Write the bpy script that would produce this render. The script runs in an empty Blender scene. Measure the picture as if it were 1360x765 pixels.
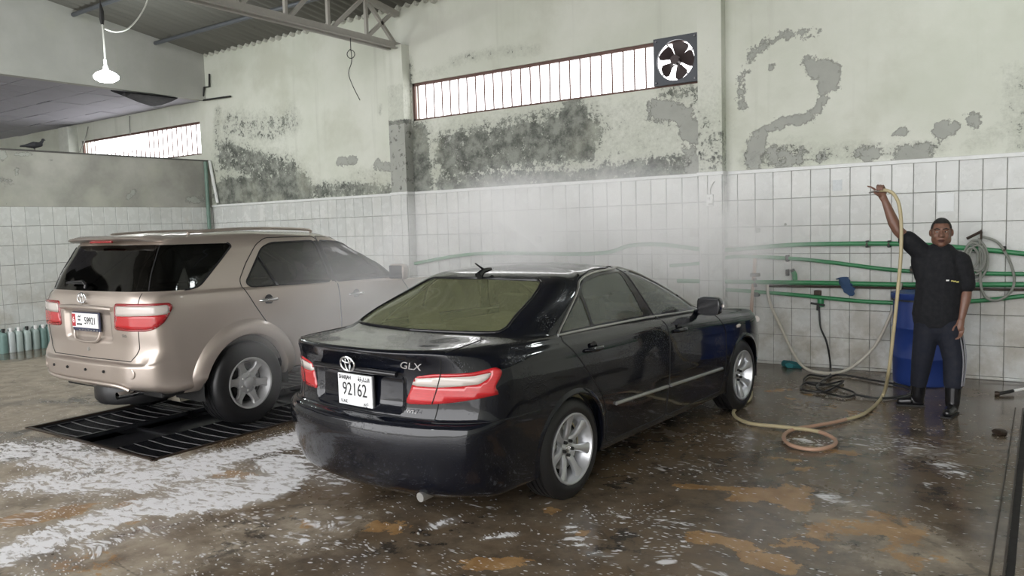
import bpy, bmesh, math, random
import numpy as np
from mathutils import Vector, Matrix
random.seed(7); RNG = np.random.RandomState(7)
SC = bpy.context.scene
COL = SC.collection
PI = math.pi

# ------------------------------------------------------------------ camera
FPX, PITCH, ROLL, YAW, EYE = 1031.27, .0799, .0299, .603, 1.71
_F = np.array([-math.sin(YAW)*math.cos(PITCH), math.cos(YAW)*math.cos(PITCH), -math.sin(PITCH)])
_R0 = np.array([math.cos(YAW), math.sin(YAW), 0.]); _U0 = np.cross(_R0, _F)
_R = math.cos(ROLL)*_R0 - math.sin(ROLL)*_U0
_U = math.sin(ROLL)*_R0 + math.cos(ROLL)*_U0
cam = bpy.data.cameras.new('camera'); camo = bpy.data.objects.new('camera', cam); COL.objects.link(camo)
cam.sensor_width = 36; cam.lens = FPX/1360*36; cam.clip_start = .05; cam.clip_end = 300
M = Matrix.Identity(4)
for i in range(3):
    M[i][0] = _R[i]; M[i][1] = _U[i]; M[i][2] = -_F[i]
M[2][3] = EYE
camo.matrix_world = M
SC.camera = camo

# ------------------------------------------------------------------ sky and exposure
w = bpy.data.worlds.new('overcast_sky'); SC.world = w; w.use_nodes = True
bgn = w.node_tree.nodes['Background']
bgn.inputs[0].default_value = (1.0, .995, 1.0, 1); bgn.inputs[1].default_value = 4.2
SC.view_settings.view_transform = 'Standard'; SC.view_settings.look = 'None'
SC.view_settings.gamma = 1; SC.view_settings.use_curve_mapping = False
SC.view_settings.exposure = 0.22
SC.cycles.volume_bounces = 2

# ------------------------------------------------------------------ measuring helpers
DB, XL = 9.17, -13.27          # back wall plane Y, left partition plane X
ROOF0, RSL = 5.10, .15         # roof height at the back wall and its rise towards the front
def ray(px, py):
    return np.array([0, 0, EYE]), _F + _R*(px-680)/FPX - _U*(py-382.5)/FPX
def onplane(px, py, axis, val):
    o, d = ray(px, py); return o + d*((val-o[axis])/d[axis])
def bw(px, py, off=0.): return onplane(px, py, 1, DB-off)      # a point on (or off) the back wall
def fl(px, py, z=0.): return onplane(px, py, 2, z)             # a point on the floor

# ------------------------------------------------------------------ material helpers
class NT:
    def __init__(s, name):
        s.m = bpy.data.materials.new(name); s.m.use_nodes = True
        s.t = s.m.node_tree; s.b = s.t.nodes['Principled BSDF']; s.out = s.t.nodes['Material Output']
    def n(s, typ, **k):
        nd = s.t.nodes.new(typ)
        for a, v in k.items(): setattr(nd, a, v)
        return nd
    def set(s, sock, v):
        if isinstance(v, bpy.types.NodeSocket): s.t.links.new(v, sock)
        elif isinstance(v, (tuple, list)) and len(v) == 3 and sock.type == 'RGBA': sock.default_value = (*v, 1)
        else: sock.default_value = v
    def bs(s, **k):
        for a, v in k.items(): s.set(s.b.inputs[a.replace('_', ' ')], v)
    def coord(s, kind='Object'):
        return s.n('ShaderNodeTexCoord').outputs[kind]
    def pos(s): return s.n('ShaderNodeNewGeometry').outputs['Position']
    def mapping(s, vec, scale=(1, 1, 1), rot=(0, 0, 0), loc=(0, 0, 0)):
        nd = s.n('ShaderNodeMapping'); s.set(nd.inputs[0], vec)
        nd.inputs['Scale'].default_value = scale; nd.inputs['Rotation'].default_value = rot; nd.inputs['Location'].default_value = loc
        return nd.outputs[0]
    def noise(s, vec, scale=5, detail=4, rough=.55, dist=0., out=0):
        nd = s.n('ShaderNodeTexNoise'); s.set(nd.inputs['Vector'], vec)
        nd.inputs['Scale'].default_value = scale; nd.inputs['Detail'].default_value = detail
        nd.inputs['Roughness'].default_value = rough; nd.inputs['Distortion'].default_value = dist
        return nd.outputs[out]
    def voro(s, vec, scale=5, out='Distance', feature='F1', rand=1.):
        nd = s.n('ShaderNodeTexVoronoi', feature=feature); s.set(nd.inputs['Vector'], vec)
        nd.inputs['Scale'].default_value = scale; nd.inputs['Randomness'].default_value = rand
        return nd.outputs[out]
    def math(s, op, a, b=0., c=0.):
        nd = s.n('ShaderNodeMath', operation=op)
        s.set(nd.inputs[0], a); s.set(nd.inputs[1], b); s.set(nd.inputs[2], c)
        return nd.outputs[0]
    def ramp(s, v, lo, hi, a=0., b=1., smooth=True):
        nd = s.n('ShaderNodeMapRange', interpolation_type='SMOOTHSTEP' if smooth else 'LINEAR')
        s.set(nd.inputs[0], v)
        for i, x in zip((1, 2, 3, 4), (lo, hi, a, b)): nd.inputs[i].default_value = x
        return nd.outputs[0]
    def mix(s, f, a, b):
        nd = s.n('ShaderNodeMix', data_type='RGBA')
        s.set(nd.inputs[0], f); s.set(nd.inputs[6], a); s.set(nd.inputs[7], b)
        return nd.outputs[2]
    def mixf(s, f, a, b):
        nd = s.n('ShaderNodeMix', data_type='FLOAT')
        s.set(nd.inputs[0], f); s.set(nd.inputs[2], a); s.set(nd.inputs[3], b)
        return nd.outputs[0]
    def attr(s, name):
        return s.n('ShaderNodeAttribute', attribute_name=name).outputs['Fac']
    def bump(s, h, strength=.3, dist=.01):
        nd = s.n('ShaderNodeBump'); s.set(nd.inputs['Height'], h)
        nd.inputs['Strength'].default_value = strength; nd.inputs['Distance'].default_value = dist
        s.set(s.b.inputs['Normal'], nd.outputs[0]); return nd.outputs[0]

MATS = {}
def plain(name, col, rough=.5, metal=0., var=.12, scale=12, bump=0., **k):
    """a procedural material: one colour broken up by noise"""
    if name in MATS: return MATS[name]
    t = NT(name); co = t.coord()
    nz = t.noise(co, scale, 4, .6)
    dark = tuple(c*(1-var) for c in col); lite = tuple(min(1, c*(1+var)) for c in col)
    t.bs(Base_Color=t.mix(nz, dark, lite), Metallic=metal)
    t.bs(Roughness=t.ramp(nz, .2, .8, max(.02, rough*.8), min(1, rough*1.2), False))
    if bump: t.bump(t.noise(co, scale*4, 3), bump, .004)
    for a, v in k.items(): t.bs(**{a: v})
    MATS[name] = t.m; return t.m

# ------------------------------------------------------------------ mesh helpers
def link(name, me, parent=None):
    o = bpy.data.objects.new(name, me); COL.objects.link(o)
    if parent is not None: o.parent = parent
    return o
def mesh(name, V, F, mat=None, parent=None, smooth=False, normals=None):
    me = bpy.data.meshes.new(name)
    me.from_pydata([tuple(map(float, v)) for v in V], [], [tuple(map(int, f)) for f in F])
    if mat is not None: me.materials.append(mat)
    if smooth: me.polygons.foreach_set('use_smooth', [True]*len(me.polygons))
    me.update()
    if normals is not None: me.normals_split_custom_set_from_vertices([tuple(map(float, n)) for n in normals])
    return link(name, me, parent)
def tag(o, label=None, cat=None, group=None, kind=None):
    if label: o['label'] = label
    if cat: o['category'] = cat
    if group: o['group'] = group
    if kind: o['kind'] = kind
    return o
def thing(name, label, cat, loc=(0, 0, 0), rz=0., group=None):
    o = bpy.data.objects.new(name, None); COL.objects.link(o)
    o.location = loc; o.rotation_euler = (0, 0, rz); o.empty_display_size = .1
    return tag(o, label, cat, group)
def struct(name, loc=(0, 0, 0)):
    o = bpy.data.objects.new(name, None); COL.objects.link(o); o.location = loc; o.empty_display_size = .1
    o['kind'] = 'structure'; return o
class MB:
    """collects simple shapes for one mesh"""
    def __init__(s): s.V = []; s.F = []
    def add(s, V, F):
        b = len(s.V); s.V += [tuple(v) for v in V]; s.F += [tuple(i+b for i in f) for f in F]; return s
    def box(s, c, size, rz=0., bev=0.):
        x, y, z = (d/2 for d in size); ca, sa = math.cos(rz), math.sin(rz)
        V = []
        if bev <= 0:
            for sx, sy, sz in ((-1,-1,-1),(1,-1,-1),(1,1,-1),(-1,1,-1),(-1,-1,1),(1,-1,1),(1,1,1),(-1,1,1)): V.append((sx*x, sy*y, sz*z))
            F = [(0,3,2,1),(4,5,6,7),(0,1,5,4),(1,2,6,5),(2,3,7,6),(3,0,4,7)]
        else:
            bm = bmesh.new(); bmesh.ops.create_cube(bm, size=1, matrix=Matrix.Diagonal((2*x, 2*y, 2*z, 1)))
            bmesh.ops.bevel(bm, geom=bm.edges[:], offset=min(bev, x*.9, y*.9, z*.9), segments=2, affect='EDGES', profile=.6)
            V = [tuple(v.co) for v in bm.verts]; F = [tuple(v.index for v in f.verts) for f in bm.faces]; bm.free()
        V = [(c[0]+ca*a-sa*b, c[1]+sa*a+ca*b, c[2]+d) for a, b, d in V]
        return s.add(V, F)
    def tube(s, pts, r, n=8, closed=False, caps=True):
        P = np.array(pts, float); m = len(P)
        R = np.full(m, r, float) if np.isscalar(r) else np.array(r, float)
        T = np.empty_like(P)
        if closed: T = np.roll(P, -1, 0)-np.roll(P, 1, 0)
        else:
            T[1:-1] = P[2:]-P[:-2]; T[0] = P[1]-P[0]; T[-1] = P[-1]-P[-2]
        T /= np.linalg.norm(T, axis=1)[:, None]+1e-12
        a = np.array([0, 0, 1.]) if abs(T[0][2]) < .9 else np.array([1., 0, 0])
        N = np.cross(T[0], a); N /= np.linalg.norm(N)
        V = []
        for i in range(m):
            N = N-T[i]*(N@T[i]); N /= np.linalg.norm(N)+1e-12; B = np.cross(T[i], N)
            for k in range(n):
                an = 2*PI*k/n; V.append(P[i]+R[i]*(math.cos(an)*N+math.sin(an)*B))
        F = []
        for i in range(m if closed else m-1):
            j = (i+1) % m
            for k in range(n):
                l = (k+1) % n; F.append((i*n+k, i*n+l, j*n+l, j*n+k))
        if caps and not closed:
            F.append(tuple(range(n-1, -1, -1))); F.append(tuple((m-1)*n+k for k in range(n)))
        return s.add(V, F)
    def lathe(s, prof, n=24, axis='z', c=(0, 0, 0), cap=True):
        """prof: (radius, height) pairs"""
        V = []; F = []
        for r, h in prof:
            for k in range(n):
                a = 2*PI*k/n; p = (r*math.cos(a), r*math.sin(a), h)
                if axis == 'y': p = (p[0], p[2], p[1])
                if axis == 'x': p = (p[2], p[0], p[1])
                V.append((p[0]+c[0], p[1]+c[1], p[2]+c[2]))
        m = len(prof)
        for i in range(m-1):
            for k in range(n):
                l = (k+1) % n; F.append((i*n+k, i*n+l, (i+1)*n+l, (i+1)*n+k))
        if cap: F.append(tuple(range(n-1, -1, -1))); F.append(tuple((m-1)*n+k for k in range(n)))
        return s.add(V, F)
    def build(s, name, mat, parent=None, smooth=False):
        o = mesh(name, s.V, s.F, mat, parent, smooth)
        bm = bmesh.new(); bm.from_mesh(o.data); bmesh.ops.recalc_face_normals(bm, faces=bm.faces[:]); bm.to_mesh(o.data); bm.free()
        if smooth: autosmooth(o)
        return o
def autosmooth(o, ang=40):
    me = o.data; bm = bmesh.new(); bm.from_mesh(me); lim = math.radians(ang)
    for e in bm.edges:
        if len(e.link_faces) == 2: e.smooth = e.calc_face_angle(0) < lim
    for f in bm.faces: f.smooth = True
    bm.to_mesh(me); bm.free()
def catmull(pts, k=8, closed=False):
    P = np.array(pts, float); n = len(P); out = []
    for i in range(n if closed else n-1):
        if closed: p0, p1, p2, p3 = P[(i-1) % n], P[i], P[(i+1) % n], P[(i+2) % n]
        else: p0, p1, p2, p3 = P[max(i-1, 0)], P[i], P[i+1], P[min(i+2, n-1)]
        for j in range(k):
            t = j/k
            out.append(.5*((2*p1)+(-p0+p2)*t+(2*p0-5*p1+4*p2-p3)*t*t+(-p0+3*p1-3*p2+p3)*t**3))
    if not closed: out.append(P[-1])
    return np.array(out)
def text_mesh(body, size, font_shear=0.):
    cu = bpy.data.curves.new('txt', 'FONT'); cu.body = body; cu.size = size; cu.extrude = .0012
    cu.align_x = 'CENTER'; cu.align_y = 'CENTER'; cu.shear = font_shear; cu.resolution_u = 3
    o = bpy.data.objects.new('txt', cu); COL.objects.link(o)
    dg = bpy.context.evaluated_depsgraph_get()
    me = bpy.data.meshes.new_from_object(o.evaluated_get(dg))
    COL.objects.unlink(o); bpy.data.objects.remove(o)
    return me
def strokes_mask(A, B, strokes):
    """soft coverage of points (A,B) by round strokes: ([(a,b)..], radius, strength)"""
    m = np.zeros_like(A)
    for pts, r, s in strokes:
        pts = np.array(pts, float)
        if len(pts) == 1: pts = np.vstack([pts, pts+1e-4])
        d = np.full_like(A, 1e9)
        for p, q in zip(pts[:-1], pts[1:]):
            v = q-p; t = np.clip(((A-p[0])*v[0]+(B-p[1])*v[1])/(v@v+1e-12), 0, 1)
            d = np.minimum(d, np.hypot(A-p[0]-t*v[0], B-p[1]-t*v[1]))
        m = np.maximum(m, s*np.clip(1.35-.85*d/r, 0, 1))
    return m
def grid_mesh(name, A, B, to3, mat, layers, hole=None, parent=None):
    """a flat grid sheet with named float layers (stain and wear maps); hole(a,b) faces are left out"""
    AA, BB = np.meshgrid(A, B); na, nb = len(A), len(B)
    V = [to3(a, b) for a, b in zip(AA.ravel(), BB.ravel())]
    F = []
    for j in range(nb-1):
        for i in range(na-1):
            if hole and hole((A[i]+A[i+1])/2, (B[j]+B[j+1])/2): continue
            F.append((j*na+i, j*na+i+1, (j+1)*na+i+1, (j+1)*na+i))
    o = mesh(name, V, F, mat, parent)
    for ln, strokes in layers.items():
        at = o.data.attributes.new(ln, 'FLOAT', 'POINT')
        at.data.foreach_set('value', strokes_mask(AA.ravel(), BB.ravel(), strokes))
    return o
# ================================================================== THE SETTING
# ---- painted plaster with mould and bare patches
def plaster(name, paint, paint2, rough=.75):
    t = NT(name); p = t.pos()
    big = t.noise(p, .9, 5, .6); mid = t.noise(p, 6, 7, .7); fine = t.noise(p, 26, 6, .75)
    speck = t.math('ADD', t.math('MULTIPLY', mid, .50), t.math('MULTIPLY', fine, .58))
    col = t.mix(t.ramp(big, .3, .7), paint, paint2)
    # grey bloom of damp under the paint
    mould = t.attr('mould'); peel = t.attr('peel')
    mm = t.math('ADD', t.math('MULTIPLY', mould, .60), speck)
    mmask = t.ramp(mm, .905, .945); halo = t.ramp(mm, .66, .98)
    col = t.mix(t.math('MULTIPLY', halo, .50), col, (.36, .38, .32))
    mcol = t.mix(t.ramp(t.noise(p, 5, 8, .75), .36, .64), (.045, .05, .045), (.27, .285, .25))
    col = t.mix(t.math('MULTIPLY', mmask, .92), col, mcol)
    damp = t.ramp(t.noise(p, .55, 7, .62), .50, .68, 0, .5)
    col = t.mix(damp, col, (.46, .47, .38))
    # flaked paint showing grey render
    pn = t.noise(p, 8, 11, .76)
    pp = t.math('ADD', t.math('MULTIPLY', peel, .53), t.math('MULTIPLY', pn, 1.25))
    pmask = t.ramp(pp, .95, .975); edge = t.math('SUBTRACT', t.ramp(pp, .90, .95), pmask)
    col = t.mix(pmask, col, t.mix(t.noise(p, 5, 4), (.30, .31, .28), (.44, .45, .41)))
    col = t.mix(t.math('MULTIPLY', edge, .75), col, (.12, .12, .11))
    # run-down streaks
    st = t.noise(t.mapping(p, (7, 7, .35)), 1, 5, .6)
    col = t.mix(t.ramp(st, .55, .8, 0, .28), col, (.40, .41, .35))
    t.bs(Base_Color=col, Roughness=rough)
    h = t.math('SUBTRACT', t.math('MULTIPLY', fine, .25), t.math('ADD', t.math('MULTIPLY', pmask, .8), t.math('MULTIPLY', mmask, .25)))
    t.bump(h, .55, .012)
    return t.m
M_wall = plaster('damp_painted_plaster', (.59, .615, .53), (.68, .695, .625))
M_left = plaster('grey_cement_render', (.27, .265, .24), (.47, .46, .42))
M_upper = plaster('grey_painted_wall', (.38, .38, .355), (.46, .46, .435))
M_grout = plain('dirty_grout', (.16, .16, .145), .9, var=.3, scale=5)
def tile_mat():
    t = NT('glazed_white_tile'); p = t.pos(); oi = t.n('ShaderNodeObjectInfo')
    col = t.mix(oi.outputs['Random'], (.57, .585, .57), (.64, .65, .63))
    z = t.n('ShaderNodeSeparateXYZ'); t.set(z.inputs[0], p)
    dirt = t.math('MULTIPLY', t.ramp(t.noise(p, 2.2, 6, .65), .38, .70), t.ramp(z.outputs[2], 1.6, .05, .14, .9))
    col = t.mix(dirt, col, (.36, .33, .27))
    rust = t.ramp(t.noise(t.mapping(p, (5, 5, .8)), 1, 5, .6), .68, .78, 0, .4)
    col = t.mix(rust, col, (.55, .45, .28))
    t.bs(Base_Color=col, Roughness=t.ramp(t.noise(p, 9, 4), .3, .7, .12, .35))
    t.b.inputs['Specular IOR Level'].default_value = .5
    t.bump(t.noise(p, 5, 2), .08, .004)
    return t.m
M_tile = tile_mat()
M_trimw = plain('white_plastic_trim', (.72, .73, .72), .4)

# ---- floor
def floor_mat():
    t = NT('wet_worn_concrete'); p = t.pos()
    n1 = t.noise(p, 1.1, 6, .6); n2 = t.noise(p, 5, 8, .68); n3 = t.noise(p, 30, 5, .7)
    col = t.mix(t.ramp(n2, .3, .7), (.078, .060, .044), (.185, .145, .102))
    col = t.mix(t.math('MULTIPLY', t.ramp(n1, .42, .62), .7), col, (.150, .105, .062))
    dry = t.attr('dry')
    dm = t.ramp(t.math('ADD', dry, t.math('MULTIPLY', n2, .5)), .45, .85)
    drycol = t.mix(t.ramp(n2, .3, .7), (.25, .205, .155), (.44, .38, .295))
    col = t.mix(dm, col, drycol)
    blk = t.ramp(t.noise(p, 2.3, 9, .72), .58, .64, 0, .75)
    col = t.mix(blk, col, (.026, .024, .022))
    och = t.attr('ochre')
    om = t.ramp(t.math('ADD', t.math('MULTIPLY', och, .52), t.math('MULTIPLY', t.noise(p, 3.4, 11, .74), 1.35)), 1.02, 1.05)
    ocol = t.mix(t.ramp(n2, .3, .7), (.27, .145, .055), (.46, .285, .13))
    col = t.mix(t.math('MULTIPLY', om, .85), col, ocol)
    # dark cracks
    vc = t.voro(t.mapping(p, (1, 1, 1)), 1.15, feature='DISTANCE_TO_EDGE')
    vd = t.math('ADD', vc, t.math('MULTIPLY', t.math('SUBTRACT', n2, .5), .10))
    crack = t.ramp(t.math('ABSOLUTE', vd), .0, .012, 1, 0)
    col = t.mix(t.math('MULTIPLY', crack, t.ramp(n1, .45, .6, 0, .5)), col, (.02, .018, .016))
    # soap suds: drawn out along the run-off, broken into flecks
    warp = t.n('ShaderNodeVectorMath', operation='MULTIPLY_ADD')
    t.set(warp.inputs[0], t.noise(p, .9, 3, .5, out=1)); warp.inputs[1].default_value = (.75, .75, 0); t.set(warp.inputs[2], p)
    q = t.mapping(warp.outputs[0], (1.3, 2.9, 1), (0, 0, -.5))
    s1 = t.noise(q, 2.6, 4, .58, .9); s2 = t.noise(q, 9, 3, .55, .4)
    vor = t.voro(t.mapping(warp.outputs[0], (6, 19, 1), (0, 0, -.5)), 1, 'Distance'); vor2 = t.voro(t.mapping(warp.outputs[0], (22, 50, 1), (0, 0, -.5)), 1, 'Distance')
    fo = t.attr('foam')
    fsum = t.math('ADD', t.math('MULTIPLY', fo, .45), t.math('ADD', t.math('MULTIPLY', s1, .85), t.math('MULTIPLY', s2, .40)))
    fm = t.math('MULTIPLY', t.ramp(fsum, .95, 1.03), t.ramp(t.noise(t.mapping(p, (1, 1.7, 1), (0, 0, -.5)), 13, 4, .6, .5), .36, .50, .20, 1.))
    fleck = t.math('MULTIPLY', t.ramp(vor, .20, .32, 1, 0), t.ramp(t.math('ADD', t.math('MULTIPLY', fo, .62), s1), .78, .92))
    fleck = t.math('MAXIMUM', fleck, t.math('MULTIPLY', t.ramp(vor2, .18, .34, 1, 0), t.ramp(t.math('ADD', t.math('MULTIPLY', fo, .7), s2), .72, .86)))
    fmask = t.math('MAXIMUM', fm, t.math('MULTIPLY', fleck, .85))
    film = t.math('MULTIPLY', t.ramp(fo, .35, 1.), .30)
    col = t.mix(film, col, (.6, .6, .6))
    col = t.mix(t.math('MULTIPLY', fmask, .95), col, (.88, .88, .90))
    rough = t.ramp(n1, .3, .7, .10, .30)
    rough = t.mixf(dm, rough, .5); rough = t.mixf(fmask, rough, .65)
    t.bs(Base_Color=col, Roughness=rough)
    h = t.math('ADD', t.math('MULTIPLY', n3, .18), t.math('ADD', t.math('MULTIPLY', fmask, .7), t.math('MULTIPLY', om, .25)))
    t.bump(h, .30, .008)
    return t.m
M_floor = floor_mat()
def F_(*pts): return [tuple(fl(*q)[:2]) for q in pts]
floor_layers = {
 'dry': [(F_((0, 500), (130, 500)), 1.3, .95), (F_((20, 550), (120, 560)), .5, .8), (F_((0, 640), (180, 625), (260, 650)), .6, .75), (F_((0, 700), (120, 690)), .4, .8), (F_((60, 750), (250, 720), (400, 700)), .5, .45), (F_((1150, 700), (1230, 740)), .4, .45), (F_((1100, 540), (1180, 600)), .5, .3), (F_((150, 760), (210, 755)), .18, .7)],
 'ochre': [(F_((930, 715), (985, 722), (1000, 740), (1040, 752)), .10, 1.), (F_((990, 655), (1055, 652), (1060, 670)), .16, 1.), (F_((900, 645), (960, 648)), .06, 1.),
   (F_((1075, 715), (1180, 690), (1210, 735)), .22, .75), (F_((1015, 607), (1060, 612)), .05, 1.), (F_((1085, 596), (1130, 602)), .09, .95), (F_((1105, 618), (1060, 624)), .06, .8),
   (F_((1040, 520), (1150, 548)), .3, .55), (F_((705, 745), (625, 750)), .09, .9), (F_((735, 678),), .10, .8), (F_((773, 708),), .05, 1.), (F_((500, 700), (530, 705)), .12, .8),
   (F_((20, 690), (110, 678)), .15, .9), (F_((300, 630), (330, 632)), .1, .9), (F_((170, 670), (190, 690)), .15, .6), (F_((90, 750), (140, 745)), .2, .6), (F_((410, 695), (390, 688)), .1, .8), (F_((1200, 560), (1300, 640)), .5, .3)],
 'foam': [([(-9, 2), (0, 2)], 4., .30), ([(-9, 5), (0, 6)], 2.5, .28), (F_((0, 600), (60, 598), (120, 612), (200, 622)), .36, .92), (F_((60, 640), (200, 640), (260, 625)), .32, .95), (F_((190, 672), (290, 668), (350, 655), (385, 630), (370, 612)), .17, 1.35),
   (F_((220, 625), (330, 600), (420, 575)), .26, 1.15), (F_((260, 650), (330, 640)), .3, .95), (F_((0, 740), (70, 715), (130, 690), (190, 675)), .2, 1.1), (F_((30, 690), (140, 660)), .2, .55),
   (F_((300, 690), (440, 690)), .25, .45), (F_((60, 755), (140, 720), (240, 690)), .2, .6), (F_((230, 755), (420, 715)), .35, .42), (F_((380, 720), (480, 735)), .3, .45), (F_((440, 570), (410, 600), (440, 640)), .16, .7),
   (F_((575, 700), (600, 690)), .06, .9), (F_((690, 708), (640, 715)), .03, .9), (F_((755, 700), (770, 725), (810, 745)), .03, .9), (F_((780, 690), (870, 690), (850, 740)), .3, .45), (F_((560, 755), (640, 755)), .2, .4),
   (F_((1160, 588), (1200, 590), (1230, 600)), .28, .55), (F_((1255, 618), (1270, 628)), .15, .6), (F_((1070, 585), (1090, 588)), .15, .6), (F_((1100, 660), (1125, 668)), .10, .7), (F_((950, 580), (1000, 590)), .3, .42), (F_((880, 620), (960, 625)), .3, .40), (F_((900, 700), (860, 740)), .25, .45), (F_((1150, 645), (1080, 700)), .25, .35), (F_((1000, 500), (1130, 530)), .35, .35)]}
PIT = (-7.62, -5.60, 3.22, 7.9)      # the drain pit under the silver car: x0 x1 y0 y1
fx = np.unique(np.round(np.concatenate([np.arange(-13.3, 5.01, .06), [PIT[0], PIT[1]]]), 4))
fy = np.unique(np.round(np.concatenate([np.arange(-1., 9.2, .06), [-5., -3., PIT[2], PIT[3], 9.2]]), 4))
inpit = lambda a, b: PIT[0] < a < PIT[1] and PIT[2] < b < PIT[3]
floor = grid_mesh('floor', fx, fy, lambda a, b: (a, b, 0), M_floor, floor_layers, inpit)
floor['kind'] = 'structure'
M_pit = plain('black_wet_pit', (.018, .018, .020), .35, var=.4, scale=4)
x0, x1, y0, y1 = PIT
mesh('pit_lining', [(x0, y0, 0), (x1, y0, 0), (x1, y1, 0), (x0, y1, 0), (x0, y0, -.5), (x1, y0, -.5), (x1, y1, -.5), (x0, y1, -.5)],
     [(4, 5, 6, 7), (0, 1, 5, 4), (1, 2, 6, 5), (2, 3, 7, 6), (3, 0, 4, 7)], M_pit, floor)
yard = mesh('ground_yard_unseen', [(-60, -60, -.04), (60, -60, -.04), (60, -5, -.04), (-60, -5, -.04)], [(0, 1, 2, 3)], plain('pale_yard_concrete', (.33, .32, .29), .9, var=.2, scale=.5))  # unseen yard, added to keep sky light from below off the roof
yard['kind'] = 'structure'
next_floor = mesh('floor', [(-23, -5, -.01), (XL, -5, -.01), (XL, 9.2, -.01), (-23, 9.2, -.01)], [(0, 1, 2, 3)], plain('grey_floor_next_bay', (.25, .24, .22), .6)); next_floor['kind'] = 'structure'

# floor channel cut along the right of the bay
gx = -.11
mb = MB().box((gx+.10, 3.4, .004), (.05, 9., .008)).box((gx-.06, 3.4, .004), (.025, 9., .008))
M_iron = plain('rusty_wet_iron', (.05, .035, .026), .45, .5, var=.4, scale=20)
MB().box((gx+.005, 3.4, .003), (.035, 9., .006)).build('channel_slot', plain('black_slot', (.012, .010, .009), .95), floor)
for xx, ww in ((gx-.020, .010), (gx-.075, .008)):
    MB().box((xx, 3.4, .006), (ww, 9., .012)).build('channel_edge', M_iron, floor)

# ---- back wall with its barred openings
W1 = (-8.08, -3.46, 3.36, 3.93)          # main opening
W2 = (-18.0, -13.52, 3.27, 3.90)         # opening in the next bay
def B_(*pts): return [(float(q[0]), float(q[2])) for q in (bw(*p) for p in pts)]
wall_layers = {
 'mould': [(B_((300, 262), (350, 262), (395, 255)), .45, 1.0), (B_((300, 205), (340, 220), (385, 232)), .42, .74), (B_((305, 165), (350, 172), (385, 160)), .34, .60), (B_((405, 255), (470, 252), (525, 258)), .20, .74),
   (B_((470, 240), (520, 228)), .22, .5), (B_((290, 150), (285, 260)), .15, .6), (B_((555, 180), (560, 250)), .30, .85), (B_((600, 205), (700, 190), (770, 180)), .50, .80), (B_((590, 245), (760, 240), (900, 222)), .24, .78), (B_((760, 150), (775, 195)), .30, .85),
   (B_((800, 160), (930, 150)), .28, .48), (B_((810, 200), (930, 175)), .40, .46), (B_((600, 82), (640, 72), (712, 66)), .10, .52), (B_((560, 98), (590, 95)), .1, .4), (B_((885, 118), (930, 125)), .16, .62), (B_((935, 130), (955, 215)), .16, .52),
   (B_((1000, 212), (1060, 205)), .20, .60), (B_((1060, 205), (1160, 198)), .12, .55), (B_((1090, 208), (1250, 195)), .10, .55), (B_((1355, 110), (1360, 180)), .22, .5), (B_((1290, 190), (1340, 175)), .12, .45), (B_((540, 90), (540, 140)), .16, .7), (B_((505, 140), (505, 150)), .05, .6)],
 'peel': [(B_((985, 142), (982, 110), (1000, 68), (1030, 50), (1085, 42)), .085, .62), (B_((1082, 88), (1100, 95), (1098, 112)), .13, .95), (B_((1096, 128), (1080, 155), (1040, 162), (1012, 178)), .075, .80), (B_((1008, 182), (1000, 215)), .12, .95), (B_((1030, 208), (1060, 210)), .14, .8),
   (B_((1025, 88),), .06, .8), (B_((1070, 82),), .09, .7), (B_((1196, 177),), .08, .75), (B_((1200, 205), (1225, 200)), .14, .85), (B_((1262, 168), (1250, 172)), .11, .80), (B_((1292, 155), (1296, 165)), .08, .75), (B_((1145, 205), (1160, 203)), .10, .8), (B_((1090, 210),), .08, .8),
   (B_((870, 145), (905, 150), (922, 180)), .17, .85), (B_((915, 205), (925, 235)), .14, .7), (B_((450, 215), (470, 212)), .09, .8), (B_((500, 220), (520, 222)), .10, .75), (B_((600, 190), (630, 240)), .2, .5), (B_((355, 250),), .08, .7)]}
bx_ = np.unique(np.round(np.concatenate([np.arange(-22., 5.01, .05), [W1[0], W1[1], W2[0], W2[1], XL]]), 4))
bz_ = np.unique(np.round(np.concatenate([np.arange(0, 5.3, .05), [W1[2], W1[3], W2[2], W2[3]]]), 4))
hole = lambda a, b: any(q[0] < a < q[1] and q[2] < b < q[3] for q in (W1, W2))
wall_back = grid_mesh('wall_back', bx_, bz_, lambda a, b: (a, DB, b), M_wall, wall_layers, hole); wall_back['kind'] = 'structure'
# outer skin and reveals of the openings
M_reveal = plain('pale_reveal_plaster', (.60, .62, .56), .85, var=.2, scale=8)
mb = MB(); T = .2
for a0, a1, c0, c1 in (W1, W2):
    V = [(a0, DB, c0), (a1, DB, c0), (a1, DB, c1), (a0, DB, c1)]; V += [(a, DB+T, c) for a, _, c in V]
    mb.add(V, [(0, 1, 5, 4), (1, 2, 6, 5), (2, 3, 7, 6), (3, 0, 4, 7)])
xs = [-22, W2[0], W2[1], W1[0], W1[1], 5]
for i in range(5):
    h_ = W2 if i == 1 else W1 if i == 3 else None
    for c0, c1 in (((0, h_[2]), (h_[3], 5.3)) if h_ else ((0, 5.3),)):
        mb.add([(xs[i], DB+T, c0), (xs[i+1], DB+T, c0), (xs[i+1], DB+T, c1), (xs[i], DB+T, c1)], [(0, 1, 2, 3)])
mb.build('wall_outer_skin', M_reveal, wall_back)

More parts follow.
